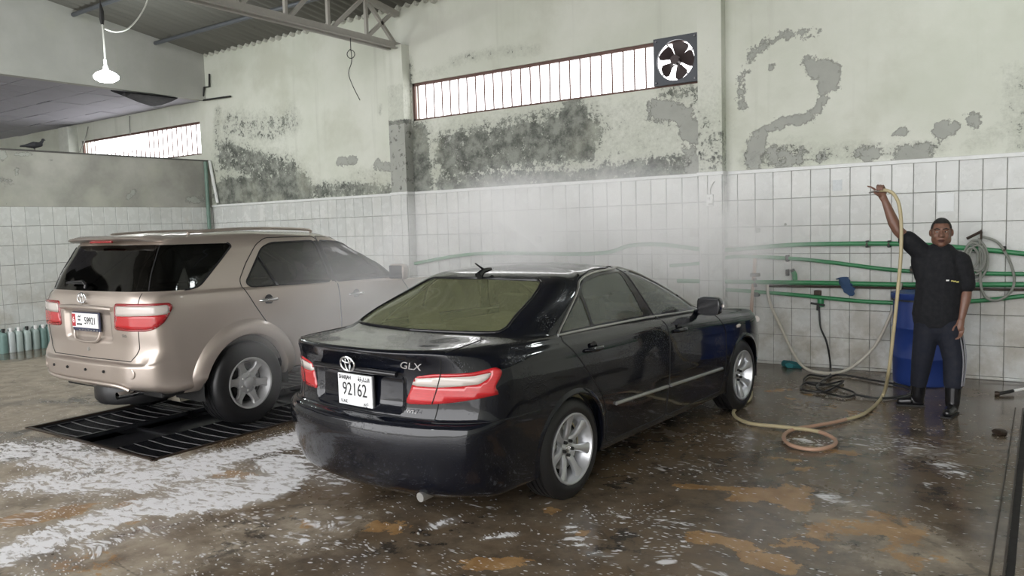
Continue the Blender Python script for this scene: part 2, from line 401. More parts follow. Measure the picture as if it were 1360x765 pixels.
M_bar = plain('rust_brown_bar', (.13, .075, .062), .6, .3, var=.3)
def barred_window(name, W, xs, y, broken=()):
    o = struct(name, ((W[0]+W[1])/2, y, W[2])); cx = (W[0]+W[1])/2
    H = W[3]-W[2]; L = W[1]-W[0]
    MB().box((0, 0, H-.02), (L, .04, .04)).build('frame_rail', M_bar, o)
    MB().box((0, 0, .015), (L, .04, .03)).build('frame_rail', M_bar, o)
    for sx in (-1, 1): MB().box((sx*(L/2-.02), 0, H/2), (.04, .04, H)).build('frame_stile', M_bar, o)
    full = MB().box((0, 0, H/2), (.016, .016, H)).build('bar', M_bar, o); full.location.x = xs[0]-cx
    for i, x in enumerate(xs[1:]):
        c = full.copy(); COL.objects.link(c); c.location.x = x-cx
        if (i+1) in broken: c.scale.z = .45
    return o
barred_window('window_1', W1, list(np.arange(W1[0]+.09, -4.02, .158)), DB+.05)
barred_window('window_2', W2, list(np.arange(W2[0]+.16, W2[1]-.02, .165)), DB+.05, broken=range(3, 15))

# pillars against the back wall
def pillar(name, x0, x1, p, top, layers):
    o = struct(name, ((x0+x1)/2, DB, 0)); h = (x1-x0)/2
    V = []; F = []; zs = np.arange(2.2, top+.001, .05); prof = [(-h, 0), (-h, -p), (-h*.33, -p), (h*.33, -p), (h, -p), (h, -p*.5), (h, 0)]
    for z in zs: V += [(a, b, z) for a, b in prof]
    n = len(prof)
    for j in range(len(zs)-1):
        for i in range(n-1): F.append((j*n+i, j*n+i+1, (j+1)*n+i+1, (j+1)*n+i))
    s = mesh('pillar_shaft', V, F, M_wall, o)
    zz = np.array([v[2] for v in V])
    for ln, fn in layers.items():
        at = s.data.attributes.new(ln, 'FLOAT', 'POINT'); at.data.foreach_set('value', fn(zz))
    MB().box((0, -p/2-.002, 1.1), (2*h, p, 2.2)).build('pillar_core', M_grout, o)
    return o
PA = (-8.42, -8.10, .17, 4.52); PB = (-3.45, -3.16, .14, 5.25)
pil_a = pillar('trim_1', *PA[:3], PA[3], {'mould': lambda z: np.where(z < 3.35, .85, np.where(z < 3.9, .45, .1)), 'peel': lambda z: np.where(z < 3.3, .8, .1)})
pil_b = pillar('trim_2', *PB[:3], PB[3], {'mould': lambda z: np.clip(.75-(z-2.3)*.42, 0, .6), 'peel': lambda z: z*0+.15})

# ---- tiles: one object each
def tile_mesh(w_, h_, d=.009):
    b = .004; x, z = w_/2, h_/2
    V = [(-x, 0, -z), (x, 0, -z), (x, 0, z), (-x, 0, z), (-x, -d*.6, -z), (x, -d*.6, -z), (x, -d*.6, z), (-x, -d*.6, z),
         (-x+b, -d, -z+b), (x-b, -d, -z+b), (x-b, -d, z-b), (-x+b, -d, z-b)]
    F = [(0, 1, 5, 4), (1, 2, 6, 5), (2, 3, 7, 6), (3, 0, 4, 7), (4, 5, 9, 8), (5, 6, 10, 9), (6, 7, 11, 10), (7, 4, 8, 11), (8, 9, 10, 11)]
    me = bpy.data.meshes.new('tile'); me.from_pydata(V, [], F); me.materials.append(M_tile); me.update(); return me
TP, TH, ZT = .2075, .3155, 2.243
G = .005
TM = {}
def put_tile(parent, x, y, z, w_, h_, rz=0.):
    k = (round(w_, 3), round(h_, 3))
    if k not in TM: TM[k] = tile_mesh(w_-G, h_-G)
    o = link('tile', TM[k], parent)
    o.location = Vector((x, y, z))-parent.location
    o.rotation_euler = (random.uniform(-.004, .004), 0, rz+random.uniform(-.004, .004)); return o
def rows_(pitch):
    z = ZT; out = []
    while z > .02:
        h_ = min(pitch, z-.0); out.append((z-h_/2, h_)); z -= pitch
    return out
far_tiles = []
def tile_run(parent, xa, xb, phase):
    edges = [xa]+[e for e in np.arange(math.ceil((xa-phase)/TP)*TP+phase, xb, TP) if xa+.03 < e < xb-.03]+[xb]
    for r, (zc, h_) in enumerate(rows_(TH)):
        for a, b in zip(edges[:-1], edges[1:]): far_tiles.append((parent, (a+b)/2, DB, zc, b-a, h_))
tile_run(wall_back, PB[1], 1.9, -.324)
tile_run(wall_back, PA[1], PB[0], -7.865)
tile_run(wall_back, XL+.02, PA[0], -8.60)
far_tiles.sort(key=lambda q: (q[1]**2+q[2]**2))
near = [q for q in far_tiles if q[1] < 0.25 and q[3] > 0][:]
# the 300 that show largest are single tiles; the far left bay is one joined part
near.sort(key=lambda q: -(q[3] > .9)*2-1/(q[1]**2+q[2]**2))
single, rest = near[:300], near[300:]+[q for q in far_tiles if q[1] >= .25]
for q in single: put_tile(*q)
mb = MB()
for _, x, y, z, w_, h_ in rest: mb.box((x, y-.0045, z), (w_-G, .009, h_-G))
ro = mb.build('tiling', M_tile, wall_back); ro['kind'] = 'stuff'
mb = MB().box((-5.7, DB-.001, 1.12), (15.2, .004, 2.24)); gb = mb.build('grout_bed', M_grout, wall_back)
for P_, pl in ((PA, pil_a), (PB, pil_b)):
    for zc, h_ in rows_(TH):
        wd = P_[1]-P_[0]; cut = .62 if P_ is PA else .40
        put_tile(pl, P_[0]+wd*cut/2, DB-P_[2]-.002, zc, wd*cut, h_); put_tile(pl, P_[1]-wd*(1-cut)/2, DB-P_[2]-.002, zc, wd*(1-cut), h_)
        put_tile(pl, P_[1], DB-P_[2]/2, zc, P_[2]-.012, h_, PI/2)
# capping strip along the tile top
def cap_strip(name, parent, pts):
    mb = MB()
    for (xa, ya), (xb, yb) in zip(pts[:-1], pts[1:]):
        L = math.hypot(xb-xa, yb-ya); a = math.atan2(yb-ya, xb-xa)
        mb.box(((xa+xb)/2, (ya+yb)/2, ZT+.016), (L+.02, .035, .042), a, .006)
    o = mb.build(name, M_trimw, parent)
    return o
c1 = cap_strip('trim_3', None, [(XL+.02, DB-.012), (PA[0], DB-.012), (PA[0], DB-PA[2]-.012), (PA[1]+.01, DB-PA[2]-.012), (PA[1]+.01, DB-.012), (PB[0], DB-.012), (PB[0], DB-PB[2]-.012), (PB[1]+.01, DB-PB[2]-.012), (PB[1]+.01, DB-.012), (1.9, DB-.012)])
c1['kind'] = 'structure'

# ---- left partition: half-height wall, open above, upper wall carrying the roof
HT = 3.11; ZS = 4.27
def L_(*pts): return [(float(q[1]), float(q[2])) for q in (onplane(*p, 0, XL) for p in pts)]
ly = np.arange(-5., 9.171, .06); ly[-1] = DB
left_layers = {'mould': [(L_((0, 262), (100, 262)), .28, .42), (L_((0, 245), (60, 240)), .2, .35), (L_((180, 260), (270, 265)), .3, .35), (L_((0, 205), (60, 206)), .1, .4)],
               'peel': [(L_((3, 205),), .09, .9), (L_((23, 227),), .06, .9), (L_((170, 262), (178, 255)), .05, .9), (L_((250, 266), (268, 264)), .08, .8), (L_((20, 205), (40, 204)), .04, .8), (L_((68, 213),), .05, .7), (L_((115, 220),), .04, .7), (L_((0, 240), (20, 245)), .08, .6)]}
wall_left = grid_mesh('wall_left', ly, np.linspace(0, HT, 54), lambda a, b: (XL, a, b), M_left, left_layers); wall_left['kind'] = 'structure'
mb = MB(); V = [(XL, -5, HT), (XL, DB, HT), (XL-.15, DB, HT), (XL-.15, -5, HT), (XL-.15, DB, 0), (XL-.15, -5, 0), (XL, -5, 0)]
mb.add(V, [(0, 1, 2, 3), (3, 2, 4, 5), (0, 3, 5, 6)]); mb.build('wall_back_side', plain('grey_render', (.42, .41, .37), .9, var=.2), wall_left)
MB().box((XL-.075, 2.1, HT+.012), (.17, 14.1, .025)).build('coping', plain('dark_coping', (.10, .095, .09), .85, var=.4, scale=6), wall_left)
ys = [e for e in np.arange(8.921-.2075*40, 9.15, .2075)]+[DB]
THL = .303
zl = [(ZT-.005-THL*(i+.5), THL) for i in range(7)]; zl.append(((ZT-.005-THL*7)/2, ZT-.005-THL*7))
mb = MB()
for a, b in zip(ys[:-1], ys[1:]):
    for zc, h_ in zl:
        if a > 5.1: put_tile(wall_left, XL, (a+b)/2, zc, b-a, h_, PI/2)
        else: mb.box((XL+.0045, (a+b)/2, zc), (.009, b-a-G, h_-G))
ro = mb.build('tiling', M_tile, wall_left); ro['kind'] = 'stuff'
MB().box((XL+.0005, (ys[0]+DB)/2, (ZT-.005)/2), (.003, DB-ys[0], ZT-.005)).build('grout_bed', M_grout, wall_left)
# upper wall follows the roof slope
up = grid_mesh('wall_left', ly, np.linspace(0, 1, 30), lambda a, b: (XL, a, ZS+b*(ROOF0+.07+RSL*(DB-a)-ZS)), M_upper,
               {'mould': [([(8.6, .3), (7.8, .5)], .5, .25)], 'peel': [([(0, 0)], .01, 0.)]}); up['kind'] = 'structure'
MB().add([(XL, -5, ZS), (XL, DB, ZS), (XL-.15, DB, ZS), (XL-.15, -5, ZS), (XL-.15, DB, 5.3), (XL-.15, -5, 7.3)], [(0, 1, 2, 3), (3, 2, 4, 5)]).build('beam_soffit', plain('pale_soffit', (.5, .5, .47), .85), up)
wr = mesh('wall_right_unseen', [(5, -5, 0), (5, DB, 0), (5, DB, 5.3), (5, -5, 7.4)], [(0, 1, 2, 3)], M_wall); wr['kind'] = 'structure'  # unseen wall added to close the bay off from outside light
wf = mesh('wall_far', [(-22, -5, 0), (-22, DB, 0), (-22, DB, 4.3), (-22, -5, 4.3)], [(0, 1, 2, 3)], M_wall); wf['kind'] = 'structure'
# small pier in the next bay beside its opening
MB().box((-18.35, DB-.1, 2.1), (.42, .22, 4.25)).build('trim_4', M_reveal)['kind'] = 'structure'

# ---- suspended panel ceiling over the next bay
M_cpan = plain('lilac_grey_ceiling_panel', (.44, .43, .49), .8, var=.10, scale=3)
M_dark = plain('black_void', (.015, .014, .018), .9)
ceil2 = struct('ceiling', (-17.6, 4., ZS))
cp = None; CW = .62
def cpan(i, j):
    global cp
    x = XL-.16-CW*(i+.5); y = DB-.02-CW*(j+.5)
    if cp is None:
        cp = MB().box((0, 0, .012), (CW-.022, CW-.022, .016), 0, .004).build('ceiling_panel', M_cpan, ceil2); o = cp
    else: o = cp.copy(); COL.objects.link(o)
    o.location = (x+17.6, y-4., random.choice([0, 0, 0, .004, -.006])); o.rotation_euler = (random.uniform(-.012, .012), random.uniform(-.012, .012), 0)
for i in range(14):
    for j in range(12): cpan(i, j)
MB().box((-.15, -1.9, .12), (8.5, 14.1, .02)).build('ceiling_light_stop', M_dark, ceil2)  # dark board added above the panels to keep daylight out
# black sheet added in place of the dark missing-panel opening by the partition
q = [fl(*a, ZS-.05) for a in ((147, 121), (190, 126), (236, 131))]
lo = [fl(*a, ZS-.09) for a in ((160, 126), (200, 141), (222, 137))]
top_ = catmull(q, 6); bot_ = catmull([q[0], lo[0], lo[1], lo[2], q[2]], 5)
n = len(top_); bi = np.linspace(0, len(bot_)-1, n).astype(int)
V = [tuple(p) for p in top_]+[tuple(bot_[k]) for k in bi]+[tuple(p+np.array([0, 0, .02])) for p in top_]+[tuple(bot_[k]+np.array([0, 0, .02])) for k in bi]
F = [(i, i+1, n+i+1, n+i) for i in range(n-1)]+[(2*n+i, 3*n+i, 3*n+i+1, 2*n+i+1) for i in range(n-1)]+[(n+i, n+i+1, 3*n+i+1, 3*n+i) for i in range(n-1)]
tag(mesh('ceiling_hole_sheet', V, F, M_dark), 'black sheet standing in for the dark hole in the panel ceiling beside the hanging lamp', 'sheet')

# ---- corrugated roof: every sheet an object
M_asb = NT('weathered_corrugated_sheet'); p = M_asb.pos()
nz = M_asb.noise(M_asb.mapping(p, (6, .6, 1)), 1, 6, .65)
cc = M_asb.mix(nz, (.12, .118, .105), (.21, .205, .185))
dk = M_asb.ramp(M_asb.noise(M_asb.mapping(p, (1.2, 1.6, 1), loc=(3.1, 0, 0)), 1.1, 6, .6), .66, .72)
M_asb.bs(Base_Color=M_asb.mix(dk, cc, (.05, .05, .045)), Roughness=.85); M_asb = M_asb.m
roof = struct('ceiling', (0, DB, ROOF0))
PW, NWV, SL = .176, 6, 2.5
def sheet_mesh():
    V = []; F = []; n = NWV*8+1
    for j, (yy, dz) in enumerate(((0, 0), (-SL, SL*RSL))):
        for k in range(n): V.append((k*PW/8, yy, dz+.026*math.cos(2*PI*k/8)))
    for k in range(n-1): F.append((k, k+1, n+k+1, n+k))
    me = bpy.data.meshes.new('roof_sheet'); me.from_pydata(V, [], F); me.materials.append(M_asb)
    me.polygons.foreach_set('use_smooth', [True]*len(me.polygons)); me.update(); return me
SM_ = sheet_mesh(); WS = NWV*PW
for i in range(18):
    for j in range(6):
        o = link('roof_sheet', SM_, roof)
        o.location = (XL-.3+i*WS, .18-j*(SL-.12), -.027+j*(SL-.12)*RSL+.03-.006*(j % 2))
# mortar lumps plugging the corrugations above the wall head
M_mort = plain('lumpy_lime_mortar', (.52, .52, .47), .95, var=.2, scale=30, bump=.5)
mb = MB()
for k in range(60):
    x = XL+.088+k*PW
    k_ = random.uniform(.6, 1.15); mb.lathe([(.02*k_, -.05*k_), (.06*k_, -.03*k_), (.06*k_, .01), (.02, .03)], 6, 'z', (x+random.uniform(-.02, .02), DB-.015, ROOF0+random.uniform(-.012, .012)))
mo = mb.build('eave_mortar', M_mort, wall_back, False); mo['kind'] = 'stuff'
# purlins
M_pipe = plain('grey_painted_pipe', (.13, .14, .155), .5, .4, var=.15)
M_truss = plain('dusty_truss_paint', (.40, .385, .35), .6, .15, var=.18, scale=14)
PLAB = {0: 'grey round roof pipe nearest the back wall under the corrugated sheets', 1: 'second grey roof pipe from the back wall under the corrugated sheets', 2: 'third grey roof pipe from the back wall, crossing above the hanging lamp cable', 3: 'fourth grey roof pipe from the back wall, high over the bay'}
for k in range(4):
    y = 8.2-k*1.42; z = ROOF0+RSL*(DB-y)-.075
    MB().tube([(XL, y, z), (-4, y, z), (5, y, z)], .035, 10).build('roof_purlin', M_pipe)
    o = COL.objects[-1]; tag(o, PLAB[k], 'roof beam', 'roof purlins')
# roof truss standing on the left pillar
TX = -8.27; tr = thing('roof_truss', 'pale steel roof truss running from the left wall pillar towards the viewer', 'truss', (TX, DB-.1, 4.5))
def trp(name, a, b, sz, r=False):
    a = np.array(a, float); b = np.array(b, float); d = b-a; L = np.linalg.norm(d)
    mb = MB().box((0, 0, 0), (sz[0], L, sz[1])); o = mb.build(name, M_truss, tr)
    an = math.atan2(d[2], d[1]); o.rotation_euler = (an, 0, 0); o.location = (a+b)/2
rz_ = lambda y: ROOF0+RSL*(-y+.1)-4.5-.12     # top chord height at local y
for dx in (-.05, .05):
    trp('bottom_chord', (dx, .05, 0), (dx, -13.5, 0), (.012, .10))
    trp('bottom_chord_flange', (dx*1.5, .05, -.05), (dx*1.5, -13.5, -.05), (.06, .010))
trp('top_chord', (0, .05, rz_(.05)), (0, -13.5, rz_(-13.5)), (.09, .08))
ypos = [-.02, -.62, -1.36, -2.1, -2.85, -3.6, -4.5, -5.6, -7.]
for k, y in enumerate(ypos): 
    if k: trp('post', (0, y, .03), (0, y, rz_(y)), (.045, .045))
for k in range(len(ypos)-1): trp('diagonal', (0, ypos[k+1]+.06 if k else ypos[1], .03), (0, ypos[k]-.03, rz_(ypos[k])), (.05, .05))
trp('diagonal', (0, -.02, .03), (0, -.62, rz_(-.62)), (.05, .05))
# ================================================================== CARS
def pchip(t, Y, q):
    """monotone cubic through Y (k, ...) at knots t, sampled at q"""
    Y = np.asarray(Y, float); h = np.diff(t); sh = (-1,)+(1,)*(Y.ndim-1); hh = h.reshape(sh)
    d = np.diff(Y, axis=0)/hh; m = np.zeros_like(Y)
    w1 = 2*hh[1:]+hh[:-1]; w2 = hh[1:]+2*hh[:-1]
    ok = d[:-1]*d[1:] > 0
    with np.errstate(divide='ignore', invalid='ignore'):
        mm = (w1+w2)/(w1/d[:-1]+w2/d[1:])
    m[1:-1] = np.where(ok, mm, 0); m[0] = d[0]; m[-1] = d[-1]
    i = np.clip(np.searchsorted(t, q, side='right')-1, 0, len(t)-2)
    s = ((q-t[i])/h[i]).reshape(sh); H = h[i].reshape(sh)
    return ((1+2*s)*(1-s)**2)*Y[i]+s*(1-s)**2*H*m[i]+s*s*(3-2*s)*Y[i+1]+s*s*(s-1)*H*m[i+1]
def chermite(t, Y, q):
    """smooth cubic with chord-length tangents"""
    Y = np.asarray(Y, float); h = np.diff(t); sh = (-1,)+(1,)*(Y.ndim-1); hh = h.reshape(sh)
    d = np.diff(Y, axis=0)/hh; m = np.zeros_like(Y)
    m[1:-1] = (d[:-1]*hh[1:]+d[1:]*hh[:-1])/(hh[1:]+hh[:-1]); m[0] = d[0]; m[-1] = d[-1]
    m[0, ..., 0] = 0; m[-1, ..., 0] = 0
    i = np.clip(np.searchsorted(t, q, side='right')-1, 0, len(t)-2)
    s = ((q-t[i])/h[i]).reshape(sh); H = h[i].reshape(sh)
    return ((1+2*s)*(1-s)**2)*Y[i]+s*(1-s)**2*H*m[i]+s*s*(3-2*s)*Y[i+1]+s*s*(s-1)*H*m[i+1]
def inpoly(X, Y, poly):
    c = np.zeros(X.shape, bool); n = len(poly)
    for i in range(n):
        x1, y1 = poly[i]; x2, y2 = poly[(i+1) % n]
        if y1 == y2: continue
        c ^= ((y1 > Y) != (y2 > Y)) & (X < (x2-x1)*(Y-y1)/(y2-y1)+x1)
    return c
def smooth_poly(pts, r=.03, k=4):
    """round the corners of a polygon"""
    P = np.array(pts, float); n = len(P); out = []
    for i in range(n):
        a, b, c = P[i-1], P[i], P[(i+1) % n]
        la, lc = np.linalg.norm(a-b), np.linalg.norm(c-b); rr = min(r, la*.45, lc*.45)
        p, q = b+(a-b)/la*rr, b+(c-b)/lc*rr
        for j in range(k+1):
            t = j/k; out.append((1-t)**2*p+2*t*(1-t)*b+t*t*q)
    return np.array(out)
def dense(P, step=.02, closed=True):
    P = np.array(P, float); out = []
    for i in range(len(P) if closed else len(P)-1):
        a, b = P[i], P[(i+1) % len(P)]; n = max(1, int(np.linalg.norm(b-a)/step))
        for j in range(n): out.append(a+(b-a)*j/n)
    if not closed: out.append(P[-1])
    return np.array(out)

class Skin:
    """half of a car's outer surface (y>=0): rings run from the rear centre round the side to the front centre,
    stacked from the sill to the roof ridge"""
    def __init__(s, rows, step=.0155):
        R = np.array(rows, float)
        cu = np.linalg.norm(np.diff(R, axis=1), axis=2).mean(0); cv = np.linalg.norm(np.diff(R, axis=0), axis=2).mean(1)
        tu = np.concatenate([[0], np.cumsum(np.maximum(cu, .02))]); tv = np.concatenate([[0], np.cumsum(np.maximum(cv, .008))])
        qu = np.concatenate([np.linspace(a, b, max(2, int(round((b-a)/step)))+1)[:-1] for a, b in zip(tu[:-1], tu[1:])]+[[tu[-1]]])
        qv = np.concatenate([np.linspace(a, b, max(2, int(round((b-a)/step)))+1)[:-1] for a, b in zip(tv[:-1], tv[1:])]+[[tv[-1]]])
        A = chermite(tu, R.transpose(1, 0, 2), qu)            # (nu, R, 3)
        s.P = pchip(tv, A.transpose(1, 0, 2), qv)          # (nv, nu, 3)
        s.cu = np.interp(qu, tu, np.arange(len(tu))); s.cv = np.interp(qv, tv, np.arange(len(tv)))
        s.nv, s.nu = s.P.shape[:2]
        s.lab = np.zeros((s.nv-1, s.nu-1), int)
        s.names = {'body': 0}
        s.CU, s.CV = np.meshgrid(s.cu, s.cv); s.A0 = s.arc(); s.locked = np.zeros((s.nv, s.nu), bool)
    def arc(s):
        d = np.linalg.norm(np.diff(s.P[:, :, :2], axis=1), axis=2)
        return np.concatenate([np.zeros((s.nv, 1)), np.cumsum(d, axis=1)], axis=1)
    def side(s): return np.stack([s.P[..., 0], s.P[..., 2]], -1)
    def rear(s): return np.stack([s.A0, s.P[..., 2]], -1)
    def face(s): return np.stack([s.P[..., 1], s.P[..., 2]], -1)
    def top(s): return np.stack([s.P[..., 1], s.P[..., 0]], -1)
    def fmask(s, m): return m[:-1, :-1] & m[1:, :-1] & m[:-1, 1:] & m[1:, 1:]
    def _jac(s, C):
        Cu = np.gradient(C, axis=1); Cv = np.gradient(C, axis=0); Pu = np.gradient(s.P, axis=1); Pv = np.gradient(s.P, axis=0)
        return Cu, Cv, Pu, Pv
    def region(s, name, C, poly, dom, over=None, snap=True):
        L = s.names.setdefault(name, len(s.names)); poly = np.array(poly, float)
        c = (C[:-1, :-1]+C[1:, :-1]+C[:-1, 1:]+C[1:, 1:])/4
        m = inpoly(c[..., 0], c[..., 1], poly) & s.fmask(dom); geo = m.copy()
        if over is not None: m &= np.isin(s.lab, [s.names[o] for o in over if o in s.names])
        if snap:
            pad = np.zeros((s.nv+1, s.nu+1), int); pad[1:-1, 1:-1] = np.where(geo, 1, 2)
            q = np.stack([pad[:-1, :-1], pad[1:, :-1], pad[:-1, 1:], pad[1:, 1:]])
            bd = (q == 1).any(0) & (q == 2).any(0) & dom & ~s.locked; s.locked |= bd
            Cu, Cv, Pu, Pv = s._jac(C); P0 = s.P.copy(); Au, Av = np.gradient(s.A0, axis=1), np.gradient(s.A0, axis=0)
            a = poly; b = np.roll(poly, -1, 0); ab = b-a; l2 = (ab**2).sum(1)+1e-12
            for i, j in np.argwhere(bd):
                p = C[i, j]; t = np.clip(((p-a)*ab).sum(1)/l2, 0, 1); qn = a+ab*t[:, None]
                k = ((qn-p)**2).sum(1).argmin(); d = qn[k]-p
                J = np.array([Cu[i, j], Cv[i, j]]).T
                if abs(np.linalg.det(J)) < 1e-9: continue
                uv = np.linalg.solve(J, d)
                if np.abs(uv).max() > 1.15: uv *= 1.15/np.abs(uv).max()
                s.P[i, j] = P0[i, j]+Pu[i, j]*uv[0]+Pv[i, j]*uv[1]; s.A0[i, j] += Au[i, j]*uv[0]+Av[i, j]*uv[1]
        s.lab[m] = L
        return m
    def trace(s, C, pts, dom, off=0.):
        Cu, Cv, Pu, Pv = s._jac(C); N = s.normals(); idx = np.argwhere(dom); Cd = C[dom]; out = []
        for p in np.array(pts, float):
            k = ((Cd-p)**2).sum(1).argmin(); i, j = idx[k]
            J = np.array([Cu[i, j], Cv[i, j]]).T; X = s.P[i, j].copy()
            if abs(np.linalg.det(J)) > 1e-9:
                uv = np.clip(np.linalg.solve(J, p-C[i, j]), -1.5, 1.5); X += Pu[i, j]*uv[0]+Pv[i, j]*uv[1]
            out.append(X+N[i, j]*off)
        return np.array(out)
    def normals(s):
        n = np.cross(np.gradient(s.P, axis=1), np.gradient(s.P, axis=0)); l = np.linalg.norm(n, axis=2, keepdims=True)
        n = n/np.maximum(l, 1e-9)
        c = s.P-np.array([s.P[..., 0].mean(), 0, .6])
        if (n*c).sum(2).mean() < 0: n = -n
        n[0] = n[1]; n[-1] = n[-2]
        return n
    def extract(s, names, name, mat, parent, sides='both', off=0., thick=0.):
        L = [s.names[n] for n in ([names] if isinstance(names, str) else names) if n in s.names]
        N = s.normals(); fs = np.argwhere(np.isin(s.lab, L)); nu = s.nu
        quads = np.stack([fs[:, 0]*nu+fs[:, 1], fs[:, 0]*nu+fs[:, 1]+1, (fs[:, 0]+1)*nu+fs[:, 1]+1, (fs[:, 0]+1)*nu+fs[:, 1]], 1)
        used, inv = np.unique(quads, return_inverse=True); quads = inv.reshape(quads.shape)
        V = s.P.reshape(-1, 3)[used]; NN = N.reshape(-1, 3)[used]; V = V+NN*off
        # orientation
        e = np.cross(V[quads[:, 1]]-V[quads[:, 0]], V[quads[:, 3]]-V[quads[:, 0]])
        if (e*NN[quads[:, 0]]).sum() < 0: quads = quads[:, ::-1]
        if thick:
            # side walls of a proud lens
            ed = {}
            for f in quads:
                for a, b in zip(f, np.roll(f, -1)): ed[(a, b)] = 1
            bd = [(a, b) for a, b in ed if (b, a) not in ed]; n0 = len(V)
            V = np.vstack([V, V-NN*thick]); NN = np.vstack([NN, NN])
            quads = np.vstack([quads]+([np.array([(b, a, a+n0, b+n0) for a, b in bd])] if bd else []))
        mir = np.array([1, -1, 1])
        if sides == 'left': Vs, Fs, Ns = V, quads, NN
        elif sides == 'right': Vs, Fs, Ns = V*mir, quads[:, ::-1], NN*mir
        else:
            Vs = np.vstack([V, V*mir]); Fs = np.vstack([quads, quads[:, ::-1]+len(V)]); Ns = np.vstack([NN, NN*mir])
        me = bpy.data.meshes.new(name); me.from_pydata(Vs.tolist(), [], Fs.tolist()); me.materials.append(mat)
        me.polygons.foreach_set('use_smooth', [True]*len(me.polygons)); me.update()
        if not thick: me.normals_split_custom_set_from_vertices(Ns.tolist())
        return link(name, me, parent)
def mirror(pts): return np.array(pts)*np.array([1, -1, 1])

def ring(XS, z5, w, xr, dr, xa, xb, xf, df, tap, yf=(.42, .74, .92)):
    """one control ring: rear centre, rear face, corner, side stations, front corner, front centre"""
    fr = (np.array(XS)-XS[0])/(XS[-1]-XS[0]); n = len(XS); zr, za, zm, zb, zf = z5
    pts = [(xr, 0, zr), (xr+dr[0], yf[0]*w, zr), (xr+dr[1], yf[1]*w, zr), (xr+dr[2], yf[2]*w, .5*zr+.5*za)]
    for k in range(n):
        f = fr[k]; z = za+(zm-za)*f/.5 if f < .5 else zm+(zb-zm)*(f-.5)/.5
        pts.append((xa+f*(xb-xa), w*tap[k], z))
    pts += [(xf-df[2], .86*w, .5*zb+.5*zf), (xf-df[1], .58*w, zf), (xf, 0, zf)]
    return pts

# ---- car materials
def paint(name, col, metal, rough, coat=1., flake=0., drops=0., spec=.5):
    t = NT(name); co = t.coord(); c = col
    if flake: c = t.mix(t.noise(co, 900, 2), tuple(v*(1-flake) for v in col), tuple(v*(1+flake) for v in col))
    t.bs(Base_Color=c, Metallic=metal, Roughness=rough, Coat_Weight=coat, Coat_Roughness=.04); t.b.inputs['Specular IOR Level'].default_value = spec
    if drops:
        # beads of water standing on the paint
        v = t.voro(co, 85, 'Distance'); big = t.noise(co, 3, 3)
        h = t.math('MULTIPLY', t.ramp(v, .0, .42, 1, 0), t.ramp(big, .42, .62))
        nd = t.n('ShaderNodeBump'); t.set(nd.inputs['Height'], h); nd.inputs['Strength'].default_value = drops; nd.inputs['Distance'].default_value = .003
        t.set(t.b.inputs['Coat Normal'], nd.outputs[0])
        nd2 = t.n('ShaderNodeBump'); t.set(nd2.inputs['Height'], h); nd2.inputs['Strength'].default_value = drops*.5; nd2.inputs['Distance'].default_value = .003
        t.set(t.b.inputs['Normal'], nd2.outputs[0])
    return t.m
def glass(name, tint, dark=0., rough=.03, drops=0., fog=0., fogcol=(.5, .5, .4)):
    t = NT(name); co = t.coord()
    tr = t.n('ShaderNodeBsdfTransparent'); t.set(tr.inputs[0], tint)
    gl = t.n('ShaderNodeBsdfGlossy'); gl.inputs['Roughness'].default_value = rough; gl.inputs[0].default_value = (1, 1, 1, 1)
    fr = t.n('ShaderNodeFresnel'); fr.inputs[0].default_value = 1.5
    base = tr.outputs[0]
    if fog:
        df = t.n('ShaderNodeBsdfDiffuse')
        v = t.voro(co, 120, 'Distance'); sp = t.ramp(v, .12, .3, 1, 0)
        t.set(df.inputs[0], t.mix(sp, fogcol, (.75, .74, .45)))
        mx = t.n('ShaderNodeMixShader'); t.set(mx.inputs[0], t.math('ADD', fog*.6, t.math('MULTIPLY', t.math('ADD', sp, t.noise(co, 4, 3)), fog*.6)))
        t.set(mx.inputs[1], base); t.set(mx.inputs[2], df.outputs[0]); base = mx.outputs[0]
    if drops:
        nd = t.n('ShaderNodeBump'); t.set(nd.inputs['Height'], t.ramp(t.voro(co, 110, 'Distance'), 0, .4, 1, 0)); nd.inputs['Strength'].default_value = drops; nd.inputs['Distance'].default_value = .002
        t.set(gl.inputs['Normal'], nd.outputs[0])
    mx = t.n('ShaderNodeMixShader'); t.set(mx.inputs[0], fr.outputs[0]); t.set(mx.inputs[1], base); t.set(mx.inputs[2], gl.outputs[0])
    t.set(t.out.inputs['Surface'], mx.outputs[0]); return t.m
def lens(name, col, rough=.08):
    t = NT(name); co = t.coord('Object')
    rib = t.n('ShaderNodeTexWave'); t.set(rib.inputs[0], t.mapping(co, (1, 1, 1))); rib.inputs['Scale'].default_value = 40; rib.bands_direction = 'Z'
    t.bs(Base_Color=t.mix(rib.outputs['Fac'], tuple(c*.8 for c in col), col), Roughness=.25, Coat_Weight=1., Coat_Roughness=rough)
    return t.m
M_black = paint('wet_black_paint', (.004, .005, .009), .0, .22, 1., drops=.25, spec=.08)
M_gold = paint('wet_beige_metallic_paint', (.47, .405, .355), .60, .36, 1., .10, drops=.08)
M_seam = plain('black_rubber_seal', (.008, .008, .009), .6, var=.3)
M_gloss = plain('black_gloss_trim', (.010, .010, .012), .12, var=.1)
M_chrome = plain('chrome', (.75, .76, .77), .12, 1., var=.05)
M_satin = plain('satin_aluminium_trim', (.52, .52, .50), .32, .9, var=.06)
M_alloy = plain('silver_alloy', (.60, .61, .63), .33, .7, var=.06, scale=8)
M_steel = plain('dull_silver_wheel', (.42, .42, .42), .40, .5, var=.08, scale=8)
M_tyre = plain('wet_black_tyre', (.014, .014, .015), .38, var=.25, scale=30, bump=.15)
M_under = plain('black_underbody', (.012, .012, .012), .8, var=.3)
